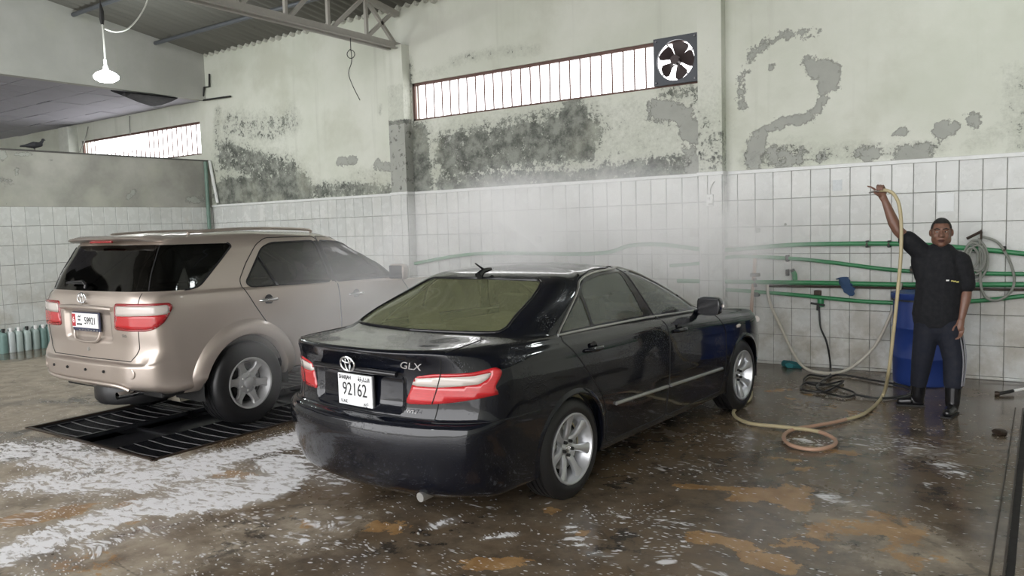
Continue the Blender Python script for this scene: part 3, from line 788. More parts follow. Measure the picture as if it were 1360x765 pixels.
M_red = lens('red_lamp_lens', (.50, .018, .024)); M_redd = lens('deep_red_lamp_edge', (.28, .012, .016)); M_clear = lens('clear_lamp_lens', (.62, .56, .52))
M_plate = plain('white_plate', (.80, .81, .82), .35, var=.03); M_ink = plain('black_plate_ink', (.012, .012, .014), .5); M_platered = plain('red_plate_panel', (.42, .03, .04), .4); M_platewhite = plain('white_plate_ink', (.85, .85, .85), .5)
M_navy = plain('navy_plate_surround', (.03, .035, .07), .4)
M_beige = plain('beige_cloth', (.40, .36, .22), .9, var=.15, scale=30); M_dash = plain('dark_beige_plastic', (.20, .18, .13), .7)
M_greyseat = plain('grey_cloth', (.16, .15, .14), .9, var=.15, scale=30)

def put_text(name, body, size, mat, parent, loc, facing='rear', shear=0., sx=1., tilt=0.):
    me = text_mesh(body, size, shear); me.materials.clear(); me.materials.append(mat)
    o = link(name, me, parent); o.location = loc; o.scale = (sx, 1, 1)
    if facing == 'rear': o.rotation_euler = (PI/2+tilt, 0, -PI/2)          # read from behind a car that faces +x
    return o
def ellipse(a, b, n=36, c=(0, 0)): return [(0, c[0]+a*math.cos(2*PI*k/n), c[1]+b*math.sin(2*PI*k/n)) for k in range(n)]
def oval_emblem(parent, loc, k=1., tilt=0.):
    o = MB().tube(ellipse(.062*k, .043*k), .0055*k, 8, True).build('emblem', M_chrome, parent, True)
    MB().tube(ellipse(.020*k, .040*k), .0048*k, 8, True).build('emblem_upright_oval', M_chrome, o, True)
    MB().tube(ellipse(.042*k, .016*k, 36, (0, .024*k)), .0048*k, 8, True).build('emblem_cross_oval', M_chrome, o, True)
    o.location = loc; o.rotation_euler = (0, tilt, 0); return o

def wheel(parent, x, side, R, rim, wd, style, ytrack):
    """side -1 = right. Tyre is the part; rim, spokes, cap and nuts are its pieces"""
    h = wd/2
    prof = [(rim-.004, -h+.012), (rim+.012, -h+.002), (rim+.03, -h-.004), (R-.06, -h-.006), (R-.03, -h+.004), (R-.008, -h+.02)]
    for k, g in enumerate((-.28, -.1, .1, .28)):
        c = g*wd; prof += [(R, c-.018), (R, c-.006), (R-.009, c-.005), (R-.009, c+.005), (R, c+.006), (R, c+.018)]
    prof += [(R-.008, h-.02), (R-.03, h-.004), (R-.06, h+.006), (rim, h-.01)]
    o = MB().lathe(prof, 56, 'y', cap=False).build('wheel', M_tyre, parent, True)
    o.location = (x, side*ytrack, R); o.rotation_euler = (0, random.uniform(0, .8), 0 if side < 0 else PI)
    ma = M_alloy if style == 'alloy' else M_steel
    lip = [(rim+.009, -h+.004), (rim+.010, -h-.004), (rim+.003, -h-.007), (rim-.006, -h-.003), (rim-.012, -h+.012), (rim-.026, -h+.035), (rim-.04, .0), (rim-.045, h-.01)]
    MB().lathe(lip, 56, 'y', cap=False).build('rim', ma, o, True)
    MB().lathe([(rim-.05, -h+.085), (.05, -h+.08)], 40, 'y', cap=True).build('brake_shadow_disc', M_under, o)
    MB().lathe([(rim-.075, -h+.072), (rim-.075, -h+.078), (.05, -h+.072)], 40, 'y', cap=False).build('brake_disc', M_satin if style == 'alloy' else M_under, o)
    ns = 7 if style == 'alloy' else 6
    if style == 'alloy': st = [(.030, .034, .060), (.055, .030, .050), (.09, .021, .034), (.13, .022, .024), (.17, .029, .016), (rim-.012, .043, .010)]
    else: st = [(.07, .042, .050), (.105, .042, .038), (.135, .032, .030), (.165, .030, .026), (.19, .040, .024), (rim-.012, .062, .020)]
    sp = None
    for k in range(ns):
        if sp is None:
            V = []; F = []
            for r, wv, d in st:
                y = -h+d
                V += [(-wv, y+.030, r), (-wv, y+.008, r), (-wv*.72, y, r), (0, y-(.004 if style == 'alloy' else -.006), r), (wv*.72, y, r), (wv, y+.008, r), (wv, y+.030, r)]
            for i in range(len(st)-1):
                for q in range(6): F.append((i*7+q, i*7+q+1, (i+1)*7+q+1, (i+1)*7+q))
            sp = MB().add(V, F).build('spoke', ma, o, True); s_ = sp
        else: s_ = sp.copy(); COL.objects.link(s_)
        s_.rotation_euler = (0, 2*PI*k/ns, 0)
    if style == 'alloy':
        MB().lathe([(.062, -h+.085), (.062, -h+.058), (.052, -h+.050), (.03, -h+.046)], 28, 'y').build('hub', ma, o, True)
        MB().lathe([(.030, -h+.05), (.029, -h+.040), (.02, -h+.037), (.004, -h+.036)], 24, 'y').build('hub_cap', M_satin, o, True); nl, rl = 5, .047
        e = oval_emblem(o, (0, -h+.036, 0), .36); e.rotation_euler = (0, 0, PI/2); e.name = 'cap_emblem'
    else:
        MB().lathe([(.105, -h+.07), (.104, -h+.052), (.085, -h+.040), (.06, -h+.036)], 32, 'y').build('hub', ma, o, True)
        MB().lathe([(.052, -h+.04), (.050, -h+.018), (.040, -h+.010), (.01, -h+.008)], 28, 'y').build('hub_cap', ma, o, True); nl, rl = 6, .070
    nut = None
    for k in range(nl):
        if nut is None: nut = MB().lathe([(.011, -h+.06), (.011, -h+.030), (.007, -h+.026)], 8, 'y', (0, 0, rl)).build('wheel_nut', M_under if style == 'alloy' else M_satin, o); n_ = nut
        else: n_ = nut.copy(); COL.objects.link(n_)
        n_.rotation_euler = (0, 2*PI*(k+.5)/nl, 0)
    return o
def arch_cut(sk, xc, zc, R):
    a = np.linspace(0, 2*PI, 73)[:-1]; poly = np.stack([xc+R*np.cos(a), zc+R*np.sin(a)], 1)
    dom = (sk.CU > 3.2) & (sk.CU < 13.2) & (sk.P[..., 1] > .5)
    sk.region('hole', sk.side(), poly, dom)
def arch_flare(sk, root, name, mat, xc, zc, prof, a0, a1, n=44, close_y=.06):
    """swept lip round a wheel arch; prof = (radius, stand-off from the body skin)"""
    dom = (sk.CU > 2.2) & (sk.CU < 13.4) & (sk.P[..., 1] > .45); C = sk.side(); obs = []
    rows = []
    an = np.linspace(a0, a1, n)
    for r, off in prof:
        pts = np.stack([xc+r*np.cos(an), zc+r*np.sin(an)], 1); pts[:, 1] = np.maximum(pts[:, 1], C[0, :, 1].min()+.01)
        X = sk.trace(C, pts, dom); X[:, 0] = pts[:, 0]; X[:, 2] = pts[:, 1]; X[:, 1] += off
        k = np.ones(5)/5; X[:, 1] = np.convolve(np.pad(X[:, 1], 2, 'edge'), k, 'valid'); rows.append(X)
    rows.insert(0, rows[0]-np.array([0, close_y, 0]))
    rows = np.array(rows); m = len(rows)
    for sd in (1, -1):
        V = (rows*np.array([1, sd, 1])).reshape(-1, 3); F = []
        for i in range(m-1):
            for j in range(n-1):
                q = (i*n+j, i*n+j+1, (i+1)*n+j+1, (i+1)*n+j); F.append(q)
        obs.append(MB().add(V, F).build(name, mat, root, True))
    return obs
def wheel_well(root, x, R, y0=.45, y1=.86, z=None):
    for sd in (1, -1):
        mb = MB(); n = 24; V = []; F = []
        for yy in (y1, y0):
            for k in range(n+1):
                a = PI*1.12*k/n-PI*.06; V.append((x+R*math.cos(a), sd*yy, z+R*math.sin(a)))
        for k in range(n): F.append((k, k+1, n+2+k, n+1+k))
        V.append((x, sd*y0, z)); F += [(n+1+k, n+2+k, 2*n+2) for k in range(n)]
        mb.add(V, F).build('wheel_well', M_under, root)
def strip(root, name, mat, pts, r, n=8, closed=False):
    """the same line on both flanks, as two parts"""
    a = MB().tube(pts, r, n, closed).build(name, mat, root, True)
    b = MB().tube(mirror(pts), r, n, closed).build(name, mat, root, True); return a, b
def pull_handle(root, name, mat, pts):
    """a bar handle bowed away from the skin, with the hollow behind it"""
    for sd in (1, -1):
        P = pts*np.array([1, sd, 1]); P[:, 1] += sd*np.array([.0, .022, .03, .03, .022, .0])
        rr = [.010, .015, .017, .017, .015, .010]
        h_ = MB().tube(catmull(P, 4), np.interp(np.linspace(0, 5, 21), range(6), rr), 10).build(name, mat, root, True)
        c = P.mean(0); c[1] -= sd*.016
        MB().lathe([(.048, 0.), (.036, .004), (.004, .006)], 24, 'y', (0, 0, 0)).build('handle_hollow', M_gloss, h_, True).location = tuple(c)
def mirror_wing(root, x, y, z, mat, sx=.10, sy=.20, sz=.155, lampcol=None):
    for sd in (1, -1):
        mb = MB(); V = []; F = []; n = 18
        secs = [(-.5, .86, 1.), (-.42, 1., 1.), (-.1, 1., 1.), (.25, .86, .9), (.42, .6, .66), (.5, .2, .3)]
        for f, a, b in secs:
            for k in range(n):
                t = 2*PI*k/n; ct, st_ = math.cos(t), math.sin(t); e = .55
                V.append((x+f*sx*1.3, sd*(y+sy/2*a*math.copysign(abs(ct)**e, ct)), z+sz/2*b*math.copysign(abs(st_)**e, st_)))
        for i in range(len(secs)-1):
            for k in range(n): F.append((i*n+k, i*n+(k+1) % n, (i+1)*n+(k+1) % n, (i+1)*n+k))
        F.append(tuple(range(n))); F.append(tuple((len(secs)-1)*n+k for k in range(n)))
        o = MB().add(V, F).build('door_mirror', mat, root, True)
        MB().box((x-.5*sx*1.3-.001, sd*y, z), (.006, sy*.86, sz*.80), 0, .003).build('mirror_glass', M_gloss, o)  # black colour stands in for the dark reflection in the mirror
        MB().tube([(x, sd*(y-sy*.35), z-sz*.3), (x+.02, sd*(y-sy*.75), z-sz*.45)], .028, 10).build('mirror_arm', mat, o, True)
        if lampcol: MB().tube([(x+.045, sd*(y+sy*.30), z-.005), (x+.03, sd*(y+sy*.47), z-.002), (x-.01, sd*(y+sy*.5), z)], .013, 8).build('mirror_lamp', lampcol, o, True)
def seat(root, x, y, w_, mat, zc=.40, back=.62, lean=.22):
    o = MB().box((x, y, zc), (.52, w_, .16), 0, .05).build('seat', mat, root, True)
    b = MB().box((0, 0, back/2), (.14, w_, back), 0, .05).build('seat_back', mat, o, True); b.location = (x-.24, y, zc); b.rotation_euler = (0, -lean, 0)
    for yy in ((0,) if w_ < .8 else (-.42, .42)):
        h_ = MB().box((0, 0, 0), (.10, .27, .19), 0, .045).build('headrest', mat, o, True)
        h_.location = (x-.24-math.sin(lean)*(back+.11), y+yy, zc+math.cos(lean)*(back+.10)); h_.rotation_euler = (0, -lean*.6, 0)
# ------------------------------------------------------------------ black saloon
car = thing('saloon_car', 'wet black four-door saloon car with silver alloy wheels', 'car', (-3.2598, 4.1555, 0), -.0694+PI/2); car.scale = (.9786,)*3
XS = [-.66, -.45, 0, .45, 1.2, 2.0, 2.45, 2.775, 3.15]
tl = [.970, .988, 1, 1, 1, 1, .998, .99, .965]; tg = [.975, .992, 1, 1, 1, 1, .995, .985, .955]
D1 = (.03, .115, .25); DF = (0, .10, .30)
def R1(z5, w_, xr, dr=D1, xa=-.66, xb=3.15, xf=3.73, df=DF, tap=tl): return ring(XS, z5, w_, xr, dr, xa, xb, xf, df, tap)
rows = [
 R1((.20, .19, .19, .19, .20), .80, -.96, xf=3.60),
 R1((.25, .225, .225, .225, .24), .862, -1.03, xf=3.69),
 R1((.40, .36, .36, .36, .36), .888, -1.075, xf=3.735),
 R1((.55, .52, .50, .50, .50), .902, -1.10, xf=3.745),
 R1((.632, .62, .60, .58, .58), .910, -1.088, xf=3.73),
 R1((.655, .645, .63, .62, .60), .911, -1.066, xf=3.72),
 R1((.668, .665, .66, .65, .63), .911, -1.022, xf=3.70),
 R1((.86, .83, .80, .72, .66), .911, -.998, xf=3.68),
 R1((.965, .935, .90, .79, .70), .902, -1.005, xf=3.60, dr=(.025, .11, .28)),
 R1((1.045, .985, .965, .835, .735), .884, -1.062, xf=3.52, dr=(.03, .15, .38), xa=-.52),
 R1((1.062, 1.018, 1.0, .865, .765), .855, -1.050, xf=3.44, dr=(.035, .17, .43), xa=-.45),
 R1((1.072, 1.045, 1.015, .945, .90), .835, -.83, xf=3.0, dr=(.02, .10, .27), xa=-.38, xb=2.70, df=(0, .07, .2)),
 R1((1.088, 1.062, 1.028, .995, .985), .812, -.575, xf=2.38, dr=(.015, .075, .19), xa=-.20, xb=2.10, tap=tg, df=(0, .06, .15)),
 R1((1.195, 1.165, 1.14, 1.115, 1.12), .775, -.295, xf=2.06, dr=(.015, .065, .14), xa=.03, xb=1.82, tap=tg, df=(0, .05, .13)),
 R1((1.30, 1.285, 1.275, 1.25, 1.265), .722, -.005, xf=1.73, dr=(.015, .055, .11), xa=.26, xb=1.53, tap=tg, df=(0, .05, .12)),
 R1((1.385, 1.375, 1.395, 1.35, 1.375), .658, .215, xf=1.45, dr=(.012, .04, .085), xa=.43, xb=1.28, tap=tg, df=(0, .04, .11)),
 R1((1.412, 1.41, 1.432, 1.39, 1.405), .585, .31, xf=1.34, dr=(.012, .04, .085), xa=.50, xb=1.19, tap=tg, df=(0, .04, .10)),
 R1((1.440, 1.442, 1.455, 1.425, 1.435), .30, .50, xf=1.17, dr=(.01, .03, .07), xa=.60, xb=1.08, tap=tg, df=(0, .03, .06)),
 R1((1.452, 1.454, 1.460, 1.44, 1.448), .0001, .62, xf=1.05, dr=(.004, .01, .02), xa=.66, xb=1.02, tap=tg, df=(0, .01, .02)),
]
sk = Skin(rows)
# hollow round the number plate
Y_, Z_ = sk.P[..., 1], sk.P[..., 2]; dm = (sk.CU < 3) & (sk.CV < 9.2)
ss = lambda a, lo, hi: np.clip((a-lo)/(hi-lo), 0, 1)**2*(3-2*np.clip((a-lo)/(hi-lo), 0, 1))
SIDE = (sk.CU > 3.35) & (sk.CU < 12.8); SLOW = SIDE & (sk.CV < 16.3)
arch_cut(sk, 0, .325, .358); arch_cut(sk, 2.775, .325, .358)
C = sk.side()
DLO_b = [(-.035, 1.058), (.385, 1.056), (1.12, 1.045), (1.23, 1.04), (1.98, 1.008), (2.06, 1.03)]
qg = smooth_poly([(.0, 1.066), (.355, 1.270), (.368, 1.066)], .02)
rg = smooth_poly([(.395, 1.066), (.385, 1.288), (.47, 1.345), (.69, 1.378), (.985, 1.386), (1.10, 1.056)], .03)
fg = smooth_poly([(1.225, 1.052), (1.075, 1.386), (1.31, 1.368), (1.60, 1.285), (1.86, 1.145), (2.02, 1.030)], .03)
bp = [(1.105, 1.056), (.992, 1.386), (1.070, 1.386), (1.220, 1.052)]
dv = [(.372, 1.066), (.360, 1.275), (.382, 1.286), (.392, 1.066)]
for nm, pl in (('quarter_glass', qg), ('rear_door_glass', rg), ('front_door_glass', fg), ('pillar', bp), ('divider', dv)):
    sk.region(nm, sk.side(), pl, SLOW, over=['body'])
GREAR = (sk.CU < 4.3) & (sk.CV > 11.4) & (sk.CV < 16.4); GFRONT = (sk.CU > 12.0) & (sk.CV > 11.4) & (sk.CV < 16.4)
rgl = smooth_poly([(-.05, 1.098), (.665, 1.106), (.60, 1.26), (.525, 1.372), (-.05, 1.380)], .05)
sk.region('rear_glass', sk.face(), rgl, GREAR, over=['body'])
sk.region('windscreen', sk.face(), smooth_poly([(-.05, 1.0), (.67, 1.0), (.60, 1.20), (.52, 1.365), (-.05, 1.37)], .05), GFRONT, over=['body'])
# doors, lid, bumper
rdoor = [(-.05, 1.02), (.06, .90), (.20, .75), (.31, .632), (.385, .50), (.41, .27), (1.27, .27), (1.285, .60), (1.30, .95), (1.17, 1.15), (1.03, 1.42), (.68, 1.418), (.45, 1.378), (.34, 1.30)]
fdoor = [(1.275, .27), (2.30, .27), (2.36, .45), (2.34, .80), (2.20, .99), (2.05, 1.05), (1.88, 1.17), (1.63, 1.31), (1.33, 1.40), (1.035, 1.42), (1.175, 1.15), (1.305, .95), (1.29, .60)]
sk.region('rear_door', sk.side(), smooth_poly(rdoor, .04), SLOW, over=['body'])
sk.region('front_door', sk.side(), smooth_poly(fdoor, .04), SLOW, over=['body'])
A_ = sk.rear(); RD = (sk.CU < 7) & (sk.CV < 11)
def s_at(x, z):
    i = np.abs(sk.P[:, :, 2]-z)+1e3*~((sk.CU > 3.5) & (sk.CU < 6.5) & (sk.CV < 11)); i = i+np.abs(sk.P[..., 0]-x); k = np.unravel_index(i.argmin(), i.shape); return A_[k][0]
so = s_at(-.68, .93)
lamp = smooth_poly([(.400, .752), (.470, .912), (.60, .934), (.82, .938), (so-.02, .958), (so+.018, .935), (so-.045, .845), (.98, .812), (.74, .778), (.55, .757)], .03)
sk.region('lamp_red', sk.rear(), lamp, RD, over=['body'])
band = smooth_poly([(.458, .858), (.482, .902), (.62, .915), (.82, .918), (so-.05, .932), (so-.07, .902), (.85, .872), (.62, .858)], .012)
sk.region('lamp_clear', sk.rear(), band, RD, over=['lamp_red'])
lid = [(-.05, .672), (.60, .672), (.615, .75), (.64, .95), (.66, 1.03), (.66, 1.09), (-.05, 1.09)]
sk.region('boot_lid', sk.rear(), lid, (sk.CU < 4) & (sk.CV < 10.05) & (sk.CV > 5.4), over=['body'])
sk.region('boot_lid', sk.top(), [(-.05, -1.3), (.66, -1.3), (.66, -.80), (.63, -.56), (-.05, -.60)], (sk.CU < 4.2) & (sk.CV > 9.9) & (sk.CV < 12.05), over=['body'])
sk.region('rear_bumper', sk.rear(), [(-.05, .1), (s_at(-.36, .45), .1), (s_at(-.36, .6), .655), (.9, .662), (-.05, .662)], (sk.CU < 6.5) & (sk.CV < 6.3), over=['body'])
Y_, Z_ = sk.P[..., 1], sk.P[..., 2]
sk.P[..., 0] += np.where(dm, .030*ss(Y_, .40, .36)*ss(Z_, .69, .72)*ss(Z_, .915, .885), 0)
sk.extract('body', 'body_shell', M_black, car)
sk.extract('boot_lid', 'boot_lid', M_black, car); sk.extract('rear_bumper', 'rear_bumper', M_black, car)
for sd in ('right', 'left'):
    sk.extract('rear_door', 'rear_door', M_black, car, sd); sk.extract('front_door', 'front_door', M_black, car, sd)
M_cglass = glass('green_tinted_glass', (.42, .46, .42), drops=.05, fog=.34, fogcol=(.25, .29, .27))  # pale diffuse layer paints in haze and wall reflection on the glass
M_crear = glass('misted_rear_glass', (.52, .54, .36), drops=.35, fog=.38, fogcol=(.30, .32, .18))
for sd in ('right', 'left'):
    for nm, n2 in (('quarter_glass', 'quarter_window'), ('rear_door_glass', 'rear_door_window'), ('front_door_glass', 'front_door_window')): sk.extract(nm, n2, M_cglass, car, sd, -.004)
    sk.extract('pillar', 'door_pillar', M_gloss, car, sd); sk.extract('divider', 'window_divider', M_gloss, car, sd)
    lr = sk.extract('lamp_red', 'tail_lamp', M_red, car, sd, .005, .012); sk.extract('lamp_clear', 'tail_lamp_clear_band', M_clear, lr, sd, .006, .012)
sk.extract('rear_glass', 'rear_window', M_crear, car, 'both', -.003); sk.extract('windscreen', 'windscreen', M_cglass, car, 'both', -.003)
# seals, seams and trims laid on the skin
C = sk.side()
for poly in (rdoor, fdoor):
    strip(car, 'door_gap', M_seam, sk.trace(C, dense(smooth_poly(poly, .04), .03), SLOW), .0038, 6, True)
def edge_band(C, poly, dom, r, name, mat, off=0.):
    T_ = sk.trace(C, poly, dom, off); return T_
T_ = sk.trace(sk.face(), dense(rgl[rgl[:, 0] > -.02], .03, False), GREAR, .001); T_ = T_[np.argsort(-T_[:, 2]*0+np.arange(len(T_)))]
full = np.vstack([T_, mirror(T_)[::-1]])
MB().tube(full, .009, 8, True).build('rear_window_seal', M_gloss, car, True)
lidt = sk.trace(sk.rear(), dense([(.0, .672), (.60, .672), (.615, .75), (.64, .95), (.66, 1.02)], .03, False), (sk.CU < 4) & (sk.CV < 10.2) & (sk.CV > 5))
lidt2 = sk.trace(sk.top(), dense([(.66, -.90), (.66, -.80), (.63, -.54)], .03, False), (sk.CU < 4.6) & (sk.CV > 9.6) & (sk.CV < 12.3))
strip(car, 'boot_gap', M_seam, np.vstack([lidt, lidt2]), .0036, 6)
strip(car, 'bumper_gap', M_seam, sk.trace(sk.rear(), dense([(.60, .662), (.9, .660), (s_at(-.38, .64), .655)], .03, False), (sk.CU < 6.5) & (sk.CV < 8)), .0034, 6)
chb = sk.trace(C, dense([(-.035, 1.050), (.385, 1.046), (1.12, 1.034), (1.23, 1.03), (1.98, .996)], .04, False), SLOW, .002)
cht = sk.trace(C, dense(catmull([(-.03, 1.055), (.17, 1.185), (.345, 1.292), (.455, 1.362), (.68, 1.398), (1.0, 1.406), (1.31, 1.388), (1.62, 1.30), (1.88, 1.155), (2.04, 1.03)], 4), .04, False), SLOW, .002)
strip(car, 'window_trim', M_satin, chb, .0085, 8); strip(car, 'window_trim', M_satin, cht, .0085, 8)
mo1 = sk.trace(C, dense([(.50, .520), (1.26, .500)], .05, False), SLOW, .006); mo2 = sk.trace(C, dense([(1.31, .498), (2.27, .470)], .05, False), SLOW, .006)
for mm_ in (mo1, mo2): strip(car, 'side_moulding', M_satin, mm_, .013, 8)
arch_flare(sk, car, 'arch_lip', M_black, 0, .325, [(.352, .004), (.362, .010), (.376, .007), (.392, -.001)], -.30, PI+.25)
arch_flare(sk, car, 'arch_lip', M_black, 2.775, .325, [(.352, .004), (.362, .010), (.376, .007), (.392, -.001)], -.25, PI+.30)
wheel_well(car, 0, .365, .5, .875, .325); wheel_well(car, 2.775, .365, .5, .875, .325)
MB().box((1.25, 0, .235), (4.0, 1.5, .06), 0, .02).build('underbody_light_stop', M_under, car)  # plain black box added below the cabin to block light
for x in (0, 2.775):
    for sd in (-1, 1): wheel(car, x, sd, .325, .2185, .21, 'alloy', .782)
for hx, hz in ((.135, .935), (1.375, .905)):
    pts = sk.trace(C, [(hx+a, hz+.002*a) for a in (-.0, .03, .08, .13, .18, .21)], SLOW, .002); pull_handle(car, 'door_handle', M_black, pts)
    k_ = sk.trace(C, [(hx-.03, hz)], SLOW, .002)[0]
mirror_wing(car, 1.91, .975, 1.055, M_black, .11, .20, .15, M_clear)
rp = sk.trace(C, dense([(2.60, .795), (2.68, .800)], .02, False), SLOW, .002); strip(car, 'side_repeater', M_clear, rp, [.010]+[.016]*(len(rp)-2)+[.010], 8)
# roof edge beads
rb = sk.trace(sk.side(), [(x, 1.0) for x in ()], SLOW) if False else None
rr_ = [(.30, .60), (.5, .625), (.9, .64), (1.2, .62)]
strip(car, 'lamp_gap', M_seam, sk.trace(sk.rear(), dense([(.578, .760), (.638, .935)], .02, False), (sk.CU < 4) & (sk.CV < 10.2) & (sk.CV > 5), .0065), .0030, 6)
# rear furniture
g_ = MB().tube(catmull([(-1.005, .37, .922), (-1.028, .18, .927), (-1.032, 0, .928), (-1.028, -.18, .927), (-1.005, -.37, .922)], 6), .017, 10).build('boot_garnish', M_gloss, car, True)
oval_emblem(car, (-1.052, 0, .960), 1.0, -.12)
def plate_box(root, name, x, z, w_, h_, mat, tilt=0.):
    o = MB().box((0, 0, 0), (.012, w_, h_), 0, .004).build(name, mat, root); o.location = (x, 0, z); o.rotation_euler = (0, tilt, 0); return o
pb = plate_box(car, 'plate_holder', -.990, .788, .325, .205, M_gloss)
pl = plate_box(car, 'number_plate', -1.000, .792, .305, .190, M_plate)
put_text('plate_digits', '92162', .112, M_ink, pl, (-.0075, 0, .0), sx=.80)
put_text('plate_emirate', 'SHARJAH', .034, M_ink, pl, (-.0075, .085, .072), sx=.80)
put_text('plate_country', 'U.A.E', .028, M_ink, pl, (-.0075, .098, -.074), sx=.9)
put_text('plate_arabic', '\ufe94\ufed7\ufead\ufe8e\ufeb8\ufedf\ufe8d', .036, M_ink, pl, (-.0075, -.085, .070), sx=1.0)
put_text('plate_arabic', '\ufee1.\ufec9.\u0627', .028, M_ink, pl, (-.0075, -.098, -.074), sx=.9)
put_text('grade_badge', 'GLX', .058, M_chrome, car, (-1.025, -.50, .985), shear=.25, sx=1.5, tilt=.12)
put_text('engine_badge', 'VVT-i', .026, M_chrome, car, (-.990, -.46, .715), shear=.2, sx=1.25)
# lid crease above the lamps and reflectors in the bumper
MB().tube([(-.75, -.50, .235), (-.985, -.50, .225)], .028, 14).build('exhaust_tip', M_satin, car, True)
an = MB().tube([(.16, 0, 1.398), (.21, 0, 1.43), (.30, 0, 1.44)], [.030, .02, .012], 8).build('roof_antenna', M_gloss, car, True)
MB().tube([(.24, 0, 1.43), (.13, 0, 1.49)], [.010, .005], 8).build('antenna_mast', M_gloss, an, True)
# cabin
MB().box((.9, 0, .32), (3.0, 1.46, .05)).build('cabin_floor', M_dash, car)
MB().box((-.22, 0, 1.015), (.68, 1.26, .05), 0, .02).build('parcel_shelf', M_beige, car)
MB().box((-.20, .22, 1.05), (.28, .24, .03), .3, .008).build('shelf_tissue_box', M_platewhite, car)
MB().box((-.22, -.25, 1.06), (.30, .34, .045), -.2, .01).build('shelf_folder', M_beige, car)
seat(car, .48, 0, 1.30, M_beige, .50, .52, .35)
for yy in (-.37, .37): seat(car, 1.42, yy, .50, M_beige, .46, .56, .25)
MB().box((2.08, 0, .82), (.44, 1.40, .22), 0, .08).build('dashboard', M_dash, car, True)
a_ = np.linspace(0, 2*PI, 25)[:-1]; st_ = MB().tube(np.stack([0*a_, .18*np.cos(a_), .18*np.sin(a_)], 1), .014, 8, True).build('steering_wheel', M_dash, car, True); st_.location = (1.78, .37, .90); st_.rotation_euler = (0, .35, 0)
for sd in (1, -1): MB().box((1.0, sd*.775, .62), (2.3, .05, .72), 0, .02).build('door_lining', M_beige, car)
mesh('roof_lining', [(.28, -.54, 1.39), (1.35, -.54, 1.37), (1.35, .54, 1.37), (.28, .54, 1.39), (.85, 0, 1.43)], [(0, 1, 4), (1, 2, 4), (2, 3, 4), (3, 0, 4)], M_beige, car)
# front: lamps and grille
for sd in (1, -1): MB().tube([(3.66, sd*.50, .70), (3.50, sd*.70, .74), (3.28, sd*.82, .78)], [.05, .06, .03], 12).build('headlamp', M_clear, car, True)
MB().box((3.70, 0, .60), (.06, .80, .12), 0, .03).build('grille', M_gloss, car, True)
# ------------------------------------------------------------------ beige off-roader
suv = thing('off_road_car', 'beige metallic five-door off-road car parked over the floor grating', 'car', (-6.7916, 4.3126, 0), .0215+PI/2)
XS2 = [-.72, -.42, 0, .42, 1.15, 1.9, 2.4, 2.75, 3.15]
D2 = (.012, .04, .11)
def R2(z5, w_, xr, dr=D2, xa=-.72, xb=3.15, xf=3.62, df=(0, .08, .26), tap=tl): return ring(XS2, z5, w_, xr, dr, xa, xb, xf, df, tap, yf=(.42, .76, .935))
rows = [
 R2((.42, .40, .38, .38, .42), .80, -.86, xf=3.50),
 R2((.465, .43, .41, .41, .45), .878, -.955, xf=3.60, dr=(.012, .045, .14)),
 R2((.52, .49, .47, .47, .50), .900, -.985, xf=3.63, dr=(.012, .045, .14)),
 R2((.645, .64, .60, .60, .60), .912, -.992, xf=3.64, dr=(.012, .045, .14)),
 R2((.662, .675, .65, .65, .66), .914, -.985, xf=3.63, dr=(.012, .045, .14)),
 R2((.672, .70, .68, .68, .70), .915, -.925, xf=3.62, dr=(.012, .02, .07)),
 R2((.80, .80, .80, .80, .80), .915, -.925, xf=3.60),
 R2((.95, .95, .95, .93, .90), .912, -.935, xf=3.57),
 R2((1.13, 1.13, 1.08, 1.03, .98), .902, -.935, xf=3.50),
 R2((1.225, 1.222, 1.18, 1.10, 1.03), .880, -.915, xf=3.38, dr=(.012, .045, .12)),
 R2((1.245, 1.245, 1.195, 1.13, 1.08), .865, -.905, xf=3.0, xb=2.85, dr=(.012, .045, .125), xa=-.715),
 R2((1.258, 1.258, 1.205, 1.16, 1.165), .855, -.898, xf=2.52, xa=-.71, xb=2.22, dr=(.012, .045, .13), tap=tg),
 R2((1.40, 1.40, 1.36, 1.31, 1.33), .812, -.835, xf=2.20, xa=-.65, xb=1.93, dr=(.012, .045, .12), tap=tg),
 R2((1.54, 1.545, 1.53, 1.48, 1.52), .762, -.755, xf=1.86, xa=-.58, xb=1.62, dr=(.012, .045, .11), tap=tg),
 R2((1.645, 1.652, 1.652, 1.60, 1.64), .715, -.69, xf=1.60, xa=-.52, xb=1.38, dr=(.012, .04, .10), tap=tg),
 R2((1.690, 1.698, 1.705, 1.66, 1.685), .655, -.63, xf=1.48, xa=-.48, xb=1.28, dr=(.01, .035, .08), tap=tg),
 R2((1.715, 1.728, 1.740, 1.70, 1.715), .45, -.52, xf=1.34, xa=-.40, xb=1.16, dr=(.01, .03, .06), tap=tg),
 R2((1.725, 1.742, 1.752, 1.72, 1.73), .0001, -.36, xf=1.20, xa=-.30, xb=1.10, dr=(.004, .01, .02), tap=tg),
]
sk = Skin(rows)
Y_, Z_ = sk.P[..., 1], sk.P[..., 2]; dm = (sk.CU < 3) & (sk.CV < 9.2)
SIDE = (sk.CU > 3.2) & (sk.CU < 12.8); SLOW = SIDE & (sk.CV < 15.3)
arch_cut(sk, 0, .375, .445); arch_cut(sk, 2.75, .375, .445)
qw = smooth_poly([(-.86, 1.262), (-.50, 1.258), (-.40, 1.275), (.02, 1.605), (.0, 1.632), (-.80, 1.640)], .05)
rw = smooth_poly([(.075, 1.268), (.13, 1.225), (1.105, 1.205), (1.015, 1.622), (.46, 1.618), (.34, 1.575)], .05)
fw = smooth_poly([(1.165, 1.202), (1.08, 1.622), (1.36, 1.600), (1.62, 1.50), (1.86, 1.35), (2.06, 1.185)], .05)
